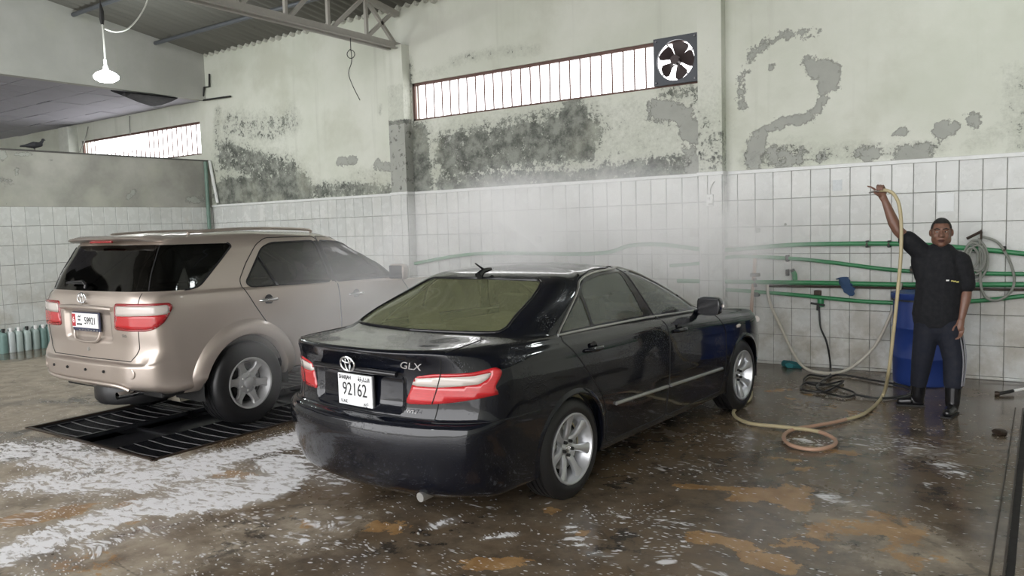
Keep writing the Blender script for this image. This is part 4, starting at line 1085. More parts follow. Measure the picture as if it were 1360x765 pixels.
bp = [(1.11, 1.205), (1.02, 1.622), (1.075, 1.622), (1.16, 1.202)]
wrap = (sk.CU > 2.6) & (sk.CU < 12.8) & (sk.CV < 15.2) & (sk.CV > 10.5)
for nm, pl, dm_ in (('quarter_glass', qw, wrap), ('rear_door_glass', rw, SLOW), ('front_door_glass', fw, SLOW), ('pillar', bp, SLOW)): sk.region(nm, sk.side(), pl, dm_, over=['body'])
GREAR = (sk.CU < 3.6) & (sk.CV > 10.6) & (sk.CV < 15.2); GFRONT = (sk.CU > 12.0) & (sk.CV > 10.8) & (sk.CV < 15.4)
sk.region('rear_glass', sk.face(), [(-.05, 1.262), (.90, 1.262), (.80, 1.45), (.74, 1.640), (-.05, 1.645)], GREAR, over=['body'])
sk.region('windscreen', sk.face(), smooth_poly([(-.05, 1.18), (.72, 1.18), (.66, 1.40), (.60, 1.63), (-.05, 1.635)], .05), GFRONT, over=['body'])
rdoor = [(.015, 1.30), (.02, 1.23), (.10, 1.08), (.20, .93), (.33, .78), (.455, .55), (.47, .43), (1.15, .43), (1.16, 1.20), (1.06, 1.665), (.42, 1.668), (.29, 1.61), (.12, 1.44)]
fdoor = [(1.155, .43), (2.22, .43), (2.26, .60), (2.24, 1.0), (2.12, 1.19), (1.88, 1.39), (1.64, 1.54), (1.38, 1.645), (1.065, 1.668), (1.165, 1.20)]
sk.region('rear_door', sk.side(), smooth_poly(rdoor, .05), SLOW, over=['body']); sk.region('front_door', sk.side(), smooth_poly(fdoor, .05), SLOW, over=['body'])
A_ = sk.rear()
so = s_at(-.70, 1.12); RD = (sk.CU < 7) & (sk.CV < 10.5)
lamp = smooth_poly([(.425, .968), (.438, 1.148), (.46, 1.168), (so-.02, 1.168), (so+.02, 1.135), (so-.05, 1.02), (so-.12, .965), (.80, .945), (.62, .942), (.445, .948)], .025)
sk.region('lamp_edge', sk.rear(), lamp, RD, over=['body'])
sk.region('lamp_red', sk.rear(), smooth_poly([(.442, .972), (.448, 1.062), (so-.02, 1.075), (so-.06, 1.03), (so-.125, .98), (.80, .960), (.62, .957)], .015), RD, over=['lamp_edge'])
sk.region('lamp_clear', sk.rear(), smooth_poly([(.455, 1.068), (.462, 1.145), (so-.035, 1.150), (so-.02, 1.135), (so-.025, 1.082)], .015), RD, over=['lamp_edge'])
gate = [(-.05, .69), (.60, .69), (.67, .75), (.70, .80), (.715, 1.0), (.715, 1.27), (-.05, 1.27)]
sk.region('tailgate', sk.rear(), gate, (sk.CU < 4) & (sk.CV < 11.1) & (sk.CV > 4.4), over=['body'])
bump = [(-.05, .3), (s_at(-.40, .5), .3), (s_at(-.43, .7), .76), (s_at(-.60, .76), .775), (.86, .825), (.74, .82), (.70, .80), (.67, .75), (.60, .69), (-.05, .69)]
sk.region('rear_bumper', sk.rear(), smooth_poly(bump, .02), (sk.CU < 7) & (sk.CV < 8), over=['body'])
Y_, Z_ = sk.P[..., 1], sk.P[..., 2]
sk.P[..., 0] += np.where(dm, .030*ss(Y_, .375, .33)*ss(Z_, .835, .87)*ss(Z_, 1.10, 1.075), 0)
sk.extract('body', 'body_shell', M_gold, suv); sk.extract('tailgate', 'tailgate', M_gold, suv); sk.extract('rear_bumper', 'rear_bumper', M_gold, suv, 'both')
M_sglass = glass('dark_privacy_glass', (.030, .032, .032), drops=.03)
M_sfront = glass('grey_side_glass', (.10, .105, .105), drops=.03, fog=.12, fogcol=(.10, .105, .105))
for sd in ('right', 'left'):
    for nm, n2, m_ in (('quarter_glass', 'quarter_window', M_sglass), ('rear_door_glass', 'rear_door_window', M_sfront), ('front_door_glass', 'front_door_window', M_sfront)): sk.extract(nm, n2, m_, suv, sd, -.004)
    sk.extract('rear_door', 'rear_door', M_gold, suv, sd); sk.extract('front_door', 'front_door', M_gold, suv, sd); sk.extract('pillar', 'door_pillar', M_gloss, suv, sd)
    lr = sk.extract('lamp_edge', 'tail_lamp', M_redd, suv, sd, .008, .015); sk.extract('lamp_red', 'tail_lamp_red_lens', M_red, lr, sd, .010, .012); sk.extract('lamp_clear', 'tail_lamp_clear_band', M_clear, lr, sd, .010, .012)
sk.extract('rear_glass', 'rear_window', M_sglass, suv, 'both', -.003); sk.extract('windscreen', 'windscreen', M_sfront, suv, 'both', -.003)
C = sk.side()
for poly in (rdoor, fdoor): strip(suv, 'door_gap', M_seam, sk.trace(C, dense(smooth_poly(poly, .05), .03), SLOW), .0045, 6, True)
for pl in (rw, fw): strip(suv, 'window_seal', M_seam, sk.trace(C, dense(pl, .04), SLOW, .001), .009, 6, True)
strip(suv, 'window_seal', M_seam, sk.trace(C, dense(qw[(qw[:, 0] > -.74)], .04, False), wrap, .001), .008, 6)
strip(suv, 'window_divider', M_gloss, sk.trace(C, dense([(.28, 1.50), (.42, 1.215)], .04, False), SLOW, .001), .014, 6)
gl_ = sk.trace(sk.rear(), dense([(.0, .69), (.60, .69), (.67, .75), (.70, .80), (.715, 1.0), (.715, 1.25)], .03, False), (sk.CU < 4.2) & (sk.CV < 11.2) & (sk.CV > 3.5))
strip(suv, 'tailgate_gap', M_seam, gl_, .004, 6)
D_ = sk.trace(sk.face(), dense([(.745, 1.268), (.70, 1.45), (.655, 1.63)], .04, False), (sk.CU < 4.5) & (sk.CV > 10.5) & (sk.CV < 15)); strip(suv, 'tailgate_gap', M_seam, D_, .005, 6)
# wheel-arch flares
FP = [(.432, .022), (.446, .040), (.49, .042), (.535, .030), (.572, .004), (.58, -.006)]
arch_flare(sk, suv, 'wheel_arch_flare', M_gold, 0, .375, FP, -.02, PI+.02); arch_flare(sk, suv, 'wheel_arch_flare', M_gold, 2.75, .375, FP, -.02, PI+.02)
wheel_well(suv, 0, .455, .48, .90, .375); wheel_well(suv, 2.75, .455, .48, .90, .375)
MB().box((1.2, 0, .40), (3.9, 1.5, .07), 0, .02).build('underbody_light_stop', M_under, suv)  # black box added here too, so no light comes through from below
for x in (0, 2.75):
    for sd in (-1, 1): wheel(suv, x, sd, .375, .2215, .265, 'steel', .800)
MB().lathe([(.12, -.10), (.33, -.10), (.36, -.06), (.36, .06), (.33, .10), (.12, .10)], 40, 'z', (-.50, 0, .36)).build('spare_wheel', M_tyre, suv, True)
for hx, hz in ((.165, 1.10), (1.29, 1.055)):
    pts = sk.trace(C, [(hx+a, hz) for a in (0, .03, .08, .13, .18, .21)], SLOW, .002); pull_handle(suv, 'door_handle', M_chrome, pts)
mirror_wing(suv, 1.99, 1.0, 1.245, M_gold, .12, .21, .18)
# running board and lower sill line
for sd in (1, -1): MB().box((1.38, sd*.88, .40), (1.72, .16, .05), 0, .02).build('running_board', M_under, suv, True)
# roof spoiler over the rear window
n = 25; V = []; F = []
prof = [(.06, .028), (-.06, .030), (-.135, .012), (-.150, -.004), (-.12, -.020), (-.02, -.028), (.05, -.030)]
for k in range(n):
    y = -.66+1.32*k/(n-1); f = abs(y)/.66; xb_ = -.64+.055*f**2+.06*max(0, f-.85)/.15; zb_ = 1.700-.004*f**2-.022*max(0, f-.80)/.2; sc = 1-.45*max(0, f-.88)/.12
    V += [(xb_+a*sc, y, zb_+b*sc) for a, b in prof]
m = len(prof)
for k in range(n-1):
    for i in range(m): F.append((k*m+i, k*m+(i+1) % m, (k+1)*m+(i+1) % m, (k+1)*m+i))
F += [tuple(range(m)), tuple((n-1)*m+i for i in range(m))]
spo = MB().add(V, F).build('roof_spoiler', M_gold, suv, True)
MB().box((-.752, 0, 1.676), (.02, .34, .022), 0, .006).build('high_brake_lamp', M_redd, spo)
# tailgate details
strip_ = MB().tube(catmull([(-.925, .40, 1.118), (-.958, .2, 1.128), (-.965, 0, 1.13), (-.958, -.2, 1.128), (-.925, -.40, 1.118)], 6), .020, 10).build('tailgate_garnish', M_gold, suv, True)
oval_emblem(suv, (-.955, 0, 1.205), 1.05, -.05)
ph = plate_box(suv, 'plate_holder', -.928, 1.0, .43, .165, M_navy)
pl = plate_box(suv, 'number_plate', -.938, 1.010, .405, .125, M_plate)
rp_ = MB().box((-.007, .173, .0), (.003, .052, .108)).build('plate_red_panel', M_platered, pl)
put_text('plate_code', '6', .075, M_platewhite, pl, (-.0095, .173, .0), sx=.9)
put_text('plate_digits', '59921', .088, M_ink, pl, (-.0075, -.085, -.002), sx=.82)
for zz, tx in ((.036, '\ufef2\ufe92\ufec7\ufeee\ufe91\ufe83'), (.004, 'U.A.E'), (-.034, 'ABU DHABI')): put_text('plate_small_print', tx, .021, M_ink, pl, (-.0075, .085, zz), sx=.75)
for k_ in range(7): MB().box((-.0075, .10-.045*k_, -.073+.003*(k_ % 2)), (.003, .030, .008)).build('holder_print', M_chrome, ph)
put_text('tailgate_badge', 'SR5', .034, M_chrome, suv, (-.918, -.545, .900), sx=1.3)
MB().tube(catmull([(-.925, .205, .92), (-.935, .185, .865), (-.94, .14, .838), (-.945, 0, .832), (-.94, -.14, .838), (-.935, -.185, .865), (-.925, -.205, .92)], 5), .012, 10).build('pull_recess_rim', M_gold, suv, True)
MB().lathe([(.012, -.004), (.010, .004)], 12, 'x', (-.945, -.17, 1.135)).build('tailgate_button', M_under, suv)
MB().lathe([(.018, -.004), (.015, .004)], 12, 'x', (-.928, 0, .765)).build('tailgate_lock', M_satin, suv)
# bumper details: parking sensors, round reflectors, bright lower edge, exhaust
for yy in (-.32, -.05, .25, .5): MB().lathe([(.013, .006), (.011, -.004)], 12, 'x', (-.998+.08*abs(yy)**2.2, yy, .60)).build('parking_sensor', M_under, suv)
for sd in (1, -1):
    MB().lathe([(.046, .02), (.046, -.006), (.036, -.010), (.030, .002)], 20, 'x', (-.945, sd*.66, .60)).build('reflector', M_redd if False else M_gold, suv, True)
MB().tube(catmull([(-.90, .76, .52), (-.97, .55, .505), (-.998, .2, .50), (-.998, -.2, .50), (-.975, -.50, .49), (-.94, -.60, .455)], 6), .013, 8).build('bumper_lower_bead', M_gold, suv, True)
MB().tube([(-.6, -.47, .40), (-.97, -.47, .405)], .030, 14, caps=False).build('exhaust_tip', M_chrome, suv, True)
for sd in (1, -1): MB().box((-.28, sd*.80, .27), (.012, .24, .20), 0, .003).build('mud_flap', M_under, suv)
wp = MB().tube([(-.925, -.02, 1.285), (-.92, -.02, 1.32), (-.905, .06, 1.345), (-.890, .33, 1.33)], [.018, .016, .012, .009], 8).build('rear_wiper', M_gloss, suv, True)
MB().box((-.895, .20, 1.325), (.012, .30, .016), 0, .004).build('wiper_blade', M_seam, wp)
for sd in (1, -1):
    MB().tube(catmull([(-.30, sd*.60, 1.722), (-.25, sd*.60, 1.742), (.4, sd*.60, 1.758), (1.05, sd*.58, 1.735), (1.1, sd*.58, 1.70)], 5), .014, 8).build('roof_rail', M_gold, suv, True)
# cabin
MB().box((.7, 0, .55), (2.9, 1.40, .05)).build('cabin_floor', M_under, suv)
seat(suv, .28, 0, 1.25, M_greyseat, .72, .52, .25)
for yy in (-.37, .37): seat(suv, 1.22, yy, .50, M_greyseat, .68, .56, .22)
MB().box((2.0, 0, 1.02), (.4, 1.36, .22), 0, .08).build('dashboard', M_under, suv, True)
for sd in (1, -1): MB().box((.75, sd*.80, .85), (2.6, .05, .66), 0, .02).build('door_lining', M_greyseat, suv)
for sd in (1, -1): MB().tube([(3.55, sd*.55, .88), (3.42, sd*.72, .92), (3.22, sd*.82, .96)], [.06, .07, .03], 12).build('headlamp', M_clear, suv, True)
MB().box((3.60, 0, .82), (.06, .76, .18), 0, .03).build('grille', M_gloss, suv, True)
# ================================================================== FLOOR GRATINGS
M_grate = plain('wet_dark_grating', (.035, .036, .042), .35, .6, var=.3); M_gbar = plain('worn_bright_bar', (.15, .15, .16), .35, .7, var=.25, scale=30)
gl_names = [['silvery ribbed floor grating at the near left corner of the pit', 'second floor grating from the near left corner of the pit', 'third floor grating along the left of the pit', 'farthest floor grating along the left of the pit'],
            ['silvery ribbed floor grating at the near right corner of the pit beside the suds', 'second floor grating from the near right corner of the pit', 'third floor grating along the right of the pit', 'farthest floor grating along the right of the pit']]
gp = {}
for s_, (xa, xb) in enumerate(((-7.58, -6.92), (-6.28, -5.64))):
    for k in range(4):
        ya = 3.26+k*1.15
        g = thing('floor_grating', gl_names[s_][k], 'grating', ((xa+xb)/2, ya+.56, -.03), group='gratings over the drain pit')
        if s_ not in gp:
            wd = xb-xa; P_ = []
            mb = MB()
            for sx in (-1, 1): mb.box((sx*(wd/2-.012), 0, 0), (.024, 1.12, .035))
            for sy in (-1, 1): mb.box((0, sy*.548, 0), (wd, .024, .035))
            P_.append(mb.build('grating_frame', M_grate, g))
            mb = MB()
            for x in np.arange(-wd/2+.03, wd/2-.02, .030): mb.box((x, 0, -.006), (.007, 1.10, .022))
            f_ = mb.build('grating_web', M_grate, g); f_['kind'] = 'stuff'; P_.append(f_)
            r0 = None
            for q, y in enumerate(np.arange(-.50, .52, .125)):
                if r0 is None: r0 = MB().tube([(-wd/2+.02, 0, .016), (0, -.02, .016), (wd/2-.02, 0, .016)], .0045, 6).build('grating_rib', M_gbar, g); r_ = r0
                else: r_ = r0.copy(); COL.objects.link(r_)
                r_.location.y = y; P_.append(r_)
            gp[s_] = P_
        else:
            for o in gp[s_]:
                c = o.copy(); COL.objects.link(c); c.parent = g
tag(MB().box((-6.60, 5.55, -.10), (.66, 4.6, .02)).build('pit_cover_plate', M_pit), 'dark flat steel plate between the two rows of gratings', 'plate')
for y in (3.26, 3.9, 4.6, 5.3, 6.0, 6.7, 7.4): MB().box((-6.6, y, -.115), (2.0, .05, .09)).build('pit_beam', M_pit, floor)
MB().box((-6.6, 3.225, .004), (2.06, .03, .014)).build('pit_kerb', M_iron, floor)
for x in (-7.63, -5.60): MB().box((x, 5.55, .004), (.03, 4.7, .014)).build('pit_kerb', M_iron, floor)

# ================================================================== LAMPS
def emis(name, col, st):
    t = NT(name); t.bs(Base_Color=(.9, .9, .9), Emission_Color=col); t.b.inputs['Emission Strength'].default_value = st; return t.m
M_bulb = emis('glowing_lamp', (.93, 1., .98), 130.); M_bulb2 = emis('dimmer_glowing_lamp', (.93, 1., .98), 30.)
M_cable = plain('black_cable', (.02, .02, .02), .6); M_wcable = plain('white_cable', (.60, .60, .56), .6); M_cap = plain('white_lamp_cap', (.6, .6, .6), .4)
def pendant(label, x, y, z, ztop, white=False):
    o = thing('pendant_lamp', label, 'lamp', (x, y, z))
    MB().lathe([(.02, -.07), (.10, -.065), (.155, -.03), (.165, .005), (.13, .045), (.07, .075), (.035, .09)], 28, 'z').build('lamp_bulb', M_bulb2 if white else M_bulb, o, True)
    MB().lathe([(.034, .09), (.034, .14), (.022, .155), (.020, .24)], 16, 'z').build('lamp_cap', M_cap, o, True)
    MB().tube([(0, 0, .24), (.005, 0, .45), (-.006, 0, .75)], .011, 8).build('lamp_lead', M_wcable, o, True)
    MB().tube([(-.006, 0, .72), (-.03, .01, .80), (0, 0, .90), (-.02, 0, 1.0)], [.02, .035, .03, .014], 8).build('cable_joint', M_cable, o, True)
    MB().tube([(-.02, 0, .98), (-.05, 0, 1.3), (-.06, 0, ztop-z)], .008, 8).build('lamp_cable', M_cable, o, True)
    return o
rzf = lambda y: ROOF0+RSL*(DB-y)-.02
lampA = pendant('glowing white lamp hanging on a cable by the left wall', -11, 6.02, 3.98, rzf(6.02))
pts = [onplane(*q, 0, -11.) for q in ((139, 38), (152, 42), (168, 39), (182, 26), (193, 8), (200, -14))]
tag(MB().tube(catmull(pts, 6), .012, 8).build('slack_cable', M_wcable, None, True), 'slack white cable looping from the lamp joint up to the roof', 'cable')
for lb, x, y in (('bay lamp hanging high over the man and the drum', -.45, 7.7), ('bay lamp hanging behind the viewer over the middle lane', -3.4, -1.2)):
    pendant(lb, x, y, 4.25, rzf(y), True)

# ================================================================== EXHAUST FAN
M_fan = plain('dark_fan_steel', (.055, .06, .068), .45, .5, var=.25); M_blade = plain('brown_fan_blade', (.05, .035, .035), .5, .3, var=.2)
fan = thing('exhaust_fan', 'dark square exhaust fan at the right end of the barred opening', 'fan', (-3.765, DB-.03, 3.665))
S_ = .285; rO = .243; n = 48; V = []; F = []
for yy in (-.02, .02):
    for k in range(n):
        a = 2*PI*k/n; c_, s2 = math.cos(a), math.sin(a); m = max(abs(c_), abs(s2)); V.append((S_*c_/m, yy, S_*s2/m))
    for k in range(n):
        a = 2*PI*k/n; V.append((rO*math.cos(a), yy, rO*math.sin(a)))
for k in range(n):
    l = (k+1) % n
    F += [(k, l, n+l, n+k), (2*n+k, 3*n+k, 3*n+l, 2*n+l), (n+k, n+l, 3*n+l, 3*n+k), (k, 2*n+k, 2*n+l, l)]
MB().add(V, F).build('fan_plate', M_fan, fan)
MB().lathe([(.055, -.05), (.055, .06), (.03, .075)], 20, 'y').build('fan_hub', M_blade, fan, True)
bl = None
for k in range(5):
    if bl is None:
        V = []; F = []
        rr = [(.05, -.40, .40), (.10, -.52, .46), (.16, -.56, .46), (.205, -.54, .42), (.228, -.38, .28)]
        for r, a0, a1 in rr:
            for q in range(5):
                a = a0+(a1-a0)*q/4; V.append((r*math.sin(a), .02+.035*(q-2)/2, r*math.cos(a)))
        for i in range(4):
            for q in range(4): F.append((i*5+q, i*5+q+1, (i+1)*5+q+1, (i+1)*5+q))
        nb = len(V); V += [(x, y+.006, z) for x, y, z in V]; F += [tuple(nb+i for i in reversed(f)) for f in F]
        bl = MB().add(V, F).build('fan_blade', M_blade, fan, True); b_ = bl
    else: b_ = bl.copy(); COL.objects.link(b_)
    b_.rotation_euler = (0, .35+2*PI*k/5, 0)
for a in (.6, .6+PI/2, .6+PI, .6+1.5*PI): MB().tube([(.05*math.cos(a), .09, .05*math.sin(a)), (.27*math.cos(a), .09, .27*math.sin(a))], .008, 6).build('fan_stay', M_blade, fan)
for sx in (-1, 1):
    for sz in (-1, 1): MB().lathe([(.014, -.028), (.010, -.036)], 8, 'y', (sx*.25, 0, sz*.25)).build('fan_bolt', M_gbar, fan)

# ================================================================== PIPES AND FITTINGS ON THE WALL
M_green = plain('green_plastic_pipe', (.035, .22, .085), .35, var=.2, scale=6); M_hosew = plain('dirty_white_hose', (.50, .47, .40), .5, var=.15); M_hoseg = plain('grey_hose', (.26, .27, .24), .5, var=.2)
M_hoseb = plain('beige_pressure_hose', (.47, .40, .24), .42, var=.15, scale=6); M_hoser = plain('reddish_beige_hose', (.42, .26, .18), .42, var=.2, scale=5); M_hosek = plain('black_rubber_hose', (.02, .02, .021), .4, var=.2)
def wallpipe(label, px, off, r, mat=M_green, name='water_pipe', cat='pipe', k=8, group='green water pipes'):
    pts_ = [bw(*q, off) for q in px]; pts_.append(pts_[-1]+np.array([1.9, 0, 0]))
    o = MB().tube(catmull(pts_, k), r, 10).build(name, mat, None, True); return tag(o, label, cat, group)
wallpipe('topmost long green water pipe along the tiled wall', [(551, 350), (635, 337), (787, 337), (838, 326), (882, 325), (930, 331), (965, 332), (1040, 326), (1100, 324), (1200, 324), (1290, 330), (1360, 337), (1400, 340)], .07, .026)
wallpipe('second green water pipe from the top, sloping down towards the man', [(890, 353), (935, 349), (975, 341), (1046, 343), (1100, 348), (1180, 358), (1250, 362), (1360, 364), (1400, 364)], .06, .022)
wallpipe('third green water pipe from the top, level and carrying the blue rag', [(900, 373), (965, 374), (1100, 376), (1200, 378), (1360, 378), (1400, 378)], .07, .026)
wallpipe('lowest green water pipe on the tiled wall', [(940, 388), (965, 385), (1050, 391), (1100, 396), (1180, 402), (1290, 400), (1360, 393), (1400, 389)], .06, .022)
wallpipe('thin rusty brown pipe just under the third green pipe', [(1018, 380), (1100, 381), (1200, 383), (1360, 385), (1400, 386)], .05, .012, M_iron, 'rusty_pipe', 'pipe', group=None)
clips = [((1046, 343), 'black pipe clip on the second green pipe left of the stub valve'), ((1046, 362), 'black wall bolt below the clip of the second green pipe'), ((1181, 324), 'black clip on the top green pipe beside the hanging hose'), ((1211, 358), 'black clip on the second green pipe by the man'), ((1152, 324), 'small black clip on the top green pipe above the yellow stain'), ((1334, 332), 'black clip on the top green pipe inside the grey hose coil')]
for (px, py), lb in clips:
    c = bw(px, py, .055); o = thing('pipe_clip', lb, 'clip', c, group='pipe clips')
    MB().box((0, 0, 0), (.030, .075, .075), 0, .008).build('clip_band', M_cable, o); MB().lathe([(.012, -.05), (.010, -.062)], 8, 'y').build('clip_bolt', M_iron, o)
c = bw(1056, 372, .07); o = thing('stub_valve', 'short green stub pipe with black cap on the third pipe', 'valve', c)
MB().tube([(0, 0, 0), (-.005, 0, .06), (-.02, -.01, .10)], .028, 10).build('stub_body', M_green, o, True); MB().tube([(-.02, -.01, .095), (-.03, -.012, .125)], .024, 10).build('stub_cap', M_cable, o, True)
# fitting cluster where the dark hose starts
c = bw(1090, 405, .06); o = thing('hose_outlet', 'dark green outlet fitting with black tap under the lowest pipe', 'tap', c)
MB().tube([(0, 0, .07), (0, 0, -.02)], .035, 10).build('outlet_body', M_green, o, True); MB().tube([(.05, -.03, .0), (-.10, -.03, .02)], .012, 8).build('tap_lever', M_cable, o, True); MB().tube([(-.02, -.02, 0), (-.02, -.03, -.06)], .02, 8).build('outlet_spout', M_cable, o, True)
c = bw(1086, 389, .03); tag(MB().box(tuple(c), (.075, .06, .06), 0, .01).build('junction_box', M_iron), 'small dark square box between the two lower green pipes', 'box')
o = thing('wall_bracket', 'rust-stained metal bracket where the upright hose meets the pipes', 'bracket', bw(1003, 365, .05))
MB().box((0, 0, 0), (.10, .08, .04), 0, .008).build('bracket_plate', M_iron, o); MB().tube([(0, -.02, -.04), (.01, -.03, -.14)], .022, 8).build('bracket_pipe', M_iron, o, True); MB().box((.02, 0, -.22), (.06, .06, .07), 0, .01).build('bracket_foot', M_cable, o)
tag(MB().tube(catmull([bw(1003, 338, .05), bw(1002, 360, .06), bw(999, 395, .08), bw(997, 430, .10), bw(995, 468, .12)], 6), .020, 10).build('upright_hose', M_hoser, None, True), 'reddish upright hose hanging down the wall by the car bonnet', 'hose')
# hose hanging in a loop below the pipes
tag(MB().tube(catmull([bw(1019, 378, .09), bw(1022, 400, .12), bw(1035, 430, .2), fl(1062, 482, .10), fl(1090, 495, .03), fl(1125, 491, .06), bw(1160, 462, .25), bw(1180, 425, .2), bw(1192, 395, .14), bw(1197, 376, .09)], 8), .017, 10).build('slack_hose', M_hosew, None, True), 'dirty white hose drooping in a long loop below the green pipes', 'hose')
tag(MB().tube(catmull([bw(1088, 410, .09), bw(1090, 435, .12), bw(1098, 455, .2), fl(1103, 486, .05), fl(1100, 500, .02), fl(1075, 498, .018), fl(1068, 507, .018), fl(1090, 512, .018), fl(1120, 506, .02), fl(1095, 520, .02), fl(1065, 517, .018), fl(1072, 508, .03), fl(1105, 512, .03), fl(1135, 522, .018), fl(1120, 527, .018), fl(1085, 515, .03), fl(1110, 498, .02), fl(1160, 505, .018), fl(1205, 514, .018), fl(1206, 524, .018), fl(1170, 529, .018), fl(1135, 524, .03)], 6), .0105, 8).build('coiled_hose', M_hosek, None, True), 'black rubber hose running down the wall and coiled on the floor', 'hose')
# wall-hung grey coil
o = thing('hung_hose_coil', 'grey hose coil hung from a hook on the wall behind the man', 'hose', bw(1303, 310, .05)); b0 = np.array(bw(1303, 310, .05))
MB().tube(catmull([np.array(bw(*q, .10))-b0 for q in ((1303, 314), (1325, 322), (1340, 345), (1347, 370), (1342, 388), (1325, 399), (1310, 395), (1303, 380), (1302, 350), (1301, 316))], 6), .013, 8).build('coil_large_turn', M_hoseg, o, True)
for k, (dx, r_) in enumerate(((0, 1.), (-3, .82), (2, .66), (-5, .5))):
    cx_, cy_ = 1296+dx, 345; ptz = [np.array(bw(cx_+16*r_*math.cos(a), cy_+26*r_*math.sin(a)-6*(1-r_), .09+.015*k))-b0 for a in np.linspace(0, 2*PI, 18)[:-1]]
    MB().tube(catmull(ptz, 3, True), .012, 8, True).build('coil_turn', M_hoseg, o, True)
MB().tube([np.array(bw(1303, 306, .03))-b0, np.array(bw(1303, 308, .12))-b0, np.array(bw(1303, 318, .14))-b0], .010, 8).build('wall_hook', M_iron, o, True)
MB().tube([np.array(bw(1304, 307, .10))-b0, np.array(bw(1284, 317, .12))-b0], .014, 8).build('coil_nozzle', M_iron, o, True)
# blue rag over the third pipe
M_rag = plain('blue_cloth_rag', (.035, .075, .16), .9, var=.3, scale=20, bump=.4)
V = []; F = []; nx, nz = 9, 11
cen = [(1112, 371, .11), (1120, 369, .13), (1122, 376, .12), (1127, 384, .12), (1131, 393, .11)]; ct = catmull([bw(*q) for q in cen], 3)[:nz+2]; wid = np.interp(np.linspace(0, 1, len(ct)), [0, .2, .5, .8, 1], [.02, .05, .06, .06, .02])
for i, c in enumerate(ct):
    for k in range(8):
        a = 2*PI*k/8; V.append((c[0]+wid[i]*math.cos(a)*(1+.2*math.sin(3*i+k)), c[1]+.022*math.sin(a)+.01*math.sin(5*k+i), c[2]+.25*wid[i]*math.cos(a+1)))
for i in range(len(ct)-1):
    for k in range(8): F.append((i*8+k, i*8+(k+1) % 8, (i+1)*8+(k+1) % 8, (i+1)*8+k))
F += [tuple(range(8)), tuple((len(ct)-1)*8+k for k in range(8))]
tag(MB().add(V, F).build('rag', M_rag, None, True), 'crumpled blue rag draped over the third green pipe', 'rag')
# switch box on the right pillar, stickers, wall knobs
sw = thing('switch_box', 'white switch box with hanging cable on the right pillar', 'switch', bw(943, 266, PB[2]+.012))
MB().box((0, 0, 0), (.085, .03, .14), 0, .008).build('switch_case', M_trimw, sw); MB().box((-.01, -.02, .02), (.03, .012, .03), 0, .003).build('switch_rocker', M_satin, sw); MB().box((.01, -.02, -.045), (.05, .006, .02), 0, .002).build('switch_label', M_hoseg, sw)
MB().tube(catmull([(.01, -.01, .07), (.015, -.015, .14), (.045, -.01, .2), (.06, 0, .215)], 5), .005, 6).build('switch_cable', M_hoseg, sw, True)
def sticker(label, px, w_, h_, mat): 
    c = bw(*px, .012); tag(MB().box(tuple(c), (w_, .004, h_), 0, .001).build('wall_sticker', mat), label, 'sticker')
sticker('blank white square sticker on a tile above the man', (1256, 269), .15, .185, plain('bright_white_paper', (.78, .80, .80), .6, var=.02))
sticker('faded pale sticker on a tile near the wall cap', (1112, 246), .10, .12, plain('faded_sticker', (.60, .63, .64), .5, var=.15, scale=40))
for lb, px, r_ in (('round grey disc stuck on the tiles above the upright hose', (1007, 306), .028), ('tiny grey stud on the tiles right of the round disc', (1043, 298), .014)):
    c = bw(*px, .012); tag(MB().lathe([(r_, .01), (r_, -.006), (r_*.7, -.012)], 16, 'y', tuple(c)).build('wall_rosette', M_hoseg), lb, 'rosette')
c = bw(922, 309, .012); tag(MB().box(tuple(c), (.11, .02, .11), 0, .004).build('socket_plate', plain('grimy_socket', (.42, .42, .40), .6, var=.3, scale=30)), 'grimy square socket plate low on the tiles left of the right pillar', 'socket')
c = bw(715, 318, .012); tag(MB().lathe([(.05, .012), (.05, -.004), (.035, -.02)], 16, 'y', tuple(c)).build('wall_rosette', M_hoseg), 'faint grey round plate on the tiles above the black car roof', 'rosette')
# wire dangling from the truss
wp_ = [onplane(*q, 0, TX) for q in ((465, 43), (466, 66))]; rng_ = [onplane(466+5*math.sin(a), 72-5.5*math.cos(a), 0, TX) for a in np.linspace(0, 2*PI, 12)]; tail = [onplane(*q, 0, TX) for q in ((467, 82), (463, 97), (468, 113), (478, 133))]
tag(MB().tube(catmull(wp_+rng_+tail, 4), .006, 6).build('dangling_wire', M_cable, None, True), 'thin dark wire with a loop dangling from the roof truss', 'wire')
# corner plumbing
tag(MB().tube([(XL+.06, DB-.14, 3.10), (XL+.06, DB-.14, 2.2), (XL+.06, DB-.14, .0)], .035, 10).build('corner_drainpipe', plain('dull_green_pipe', (.14, .22, .18), .5, var=.2), None, True), 'dull green drainpipe standing in the far left corner', 'pipe')
tag(MB().tube([(XL+.06, DB-.05, 3.12), (XL+.24, DB-.05, 2.31)], .03, 8).build('slanting_pipe', M_trimw, None, True), 'short white pipe slanting down the far left corner', 'pipe')
q1 = bw(270, 133, .05); tag(MB().tube([bw(278, 98, .04), bw(278, 115, .04), bw(271, 116, .05), bw(270, 133, .05), bw(306, 128, .05)], .018, 8).build('corner_conduit', M_cable, None, True), 'dark bent conduit sticking out of the far left corner', 'pipe')
for lb, px in (('thin cable hanging from the panel ceiling beside the pier of the next bay', ((117, 168), (113, 185), (106, 202))), ('short wire hanging at the middle of the next bay opening', ((172, 154), (172, 165), (173, 178)))):
    tag(MB().tube(catmull([bw(*q, .03) for q in px], 4), .012, 6).build('hanging_cable', M_hoseg, None, True), lb, 'cable')
# pigeon
M_bird = plain('dark_pigeon_feathers', (.025, .025, .03), .7, var=.3, scale=30)

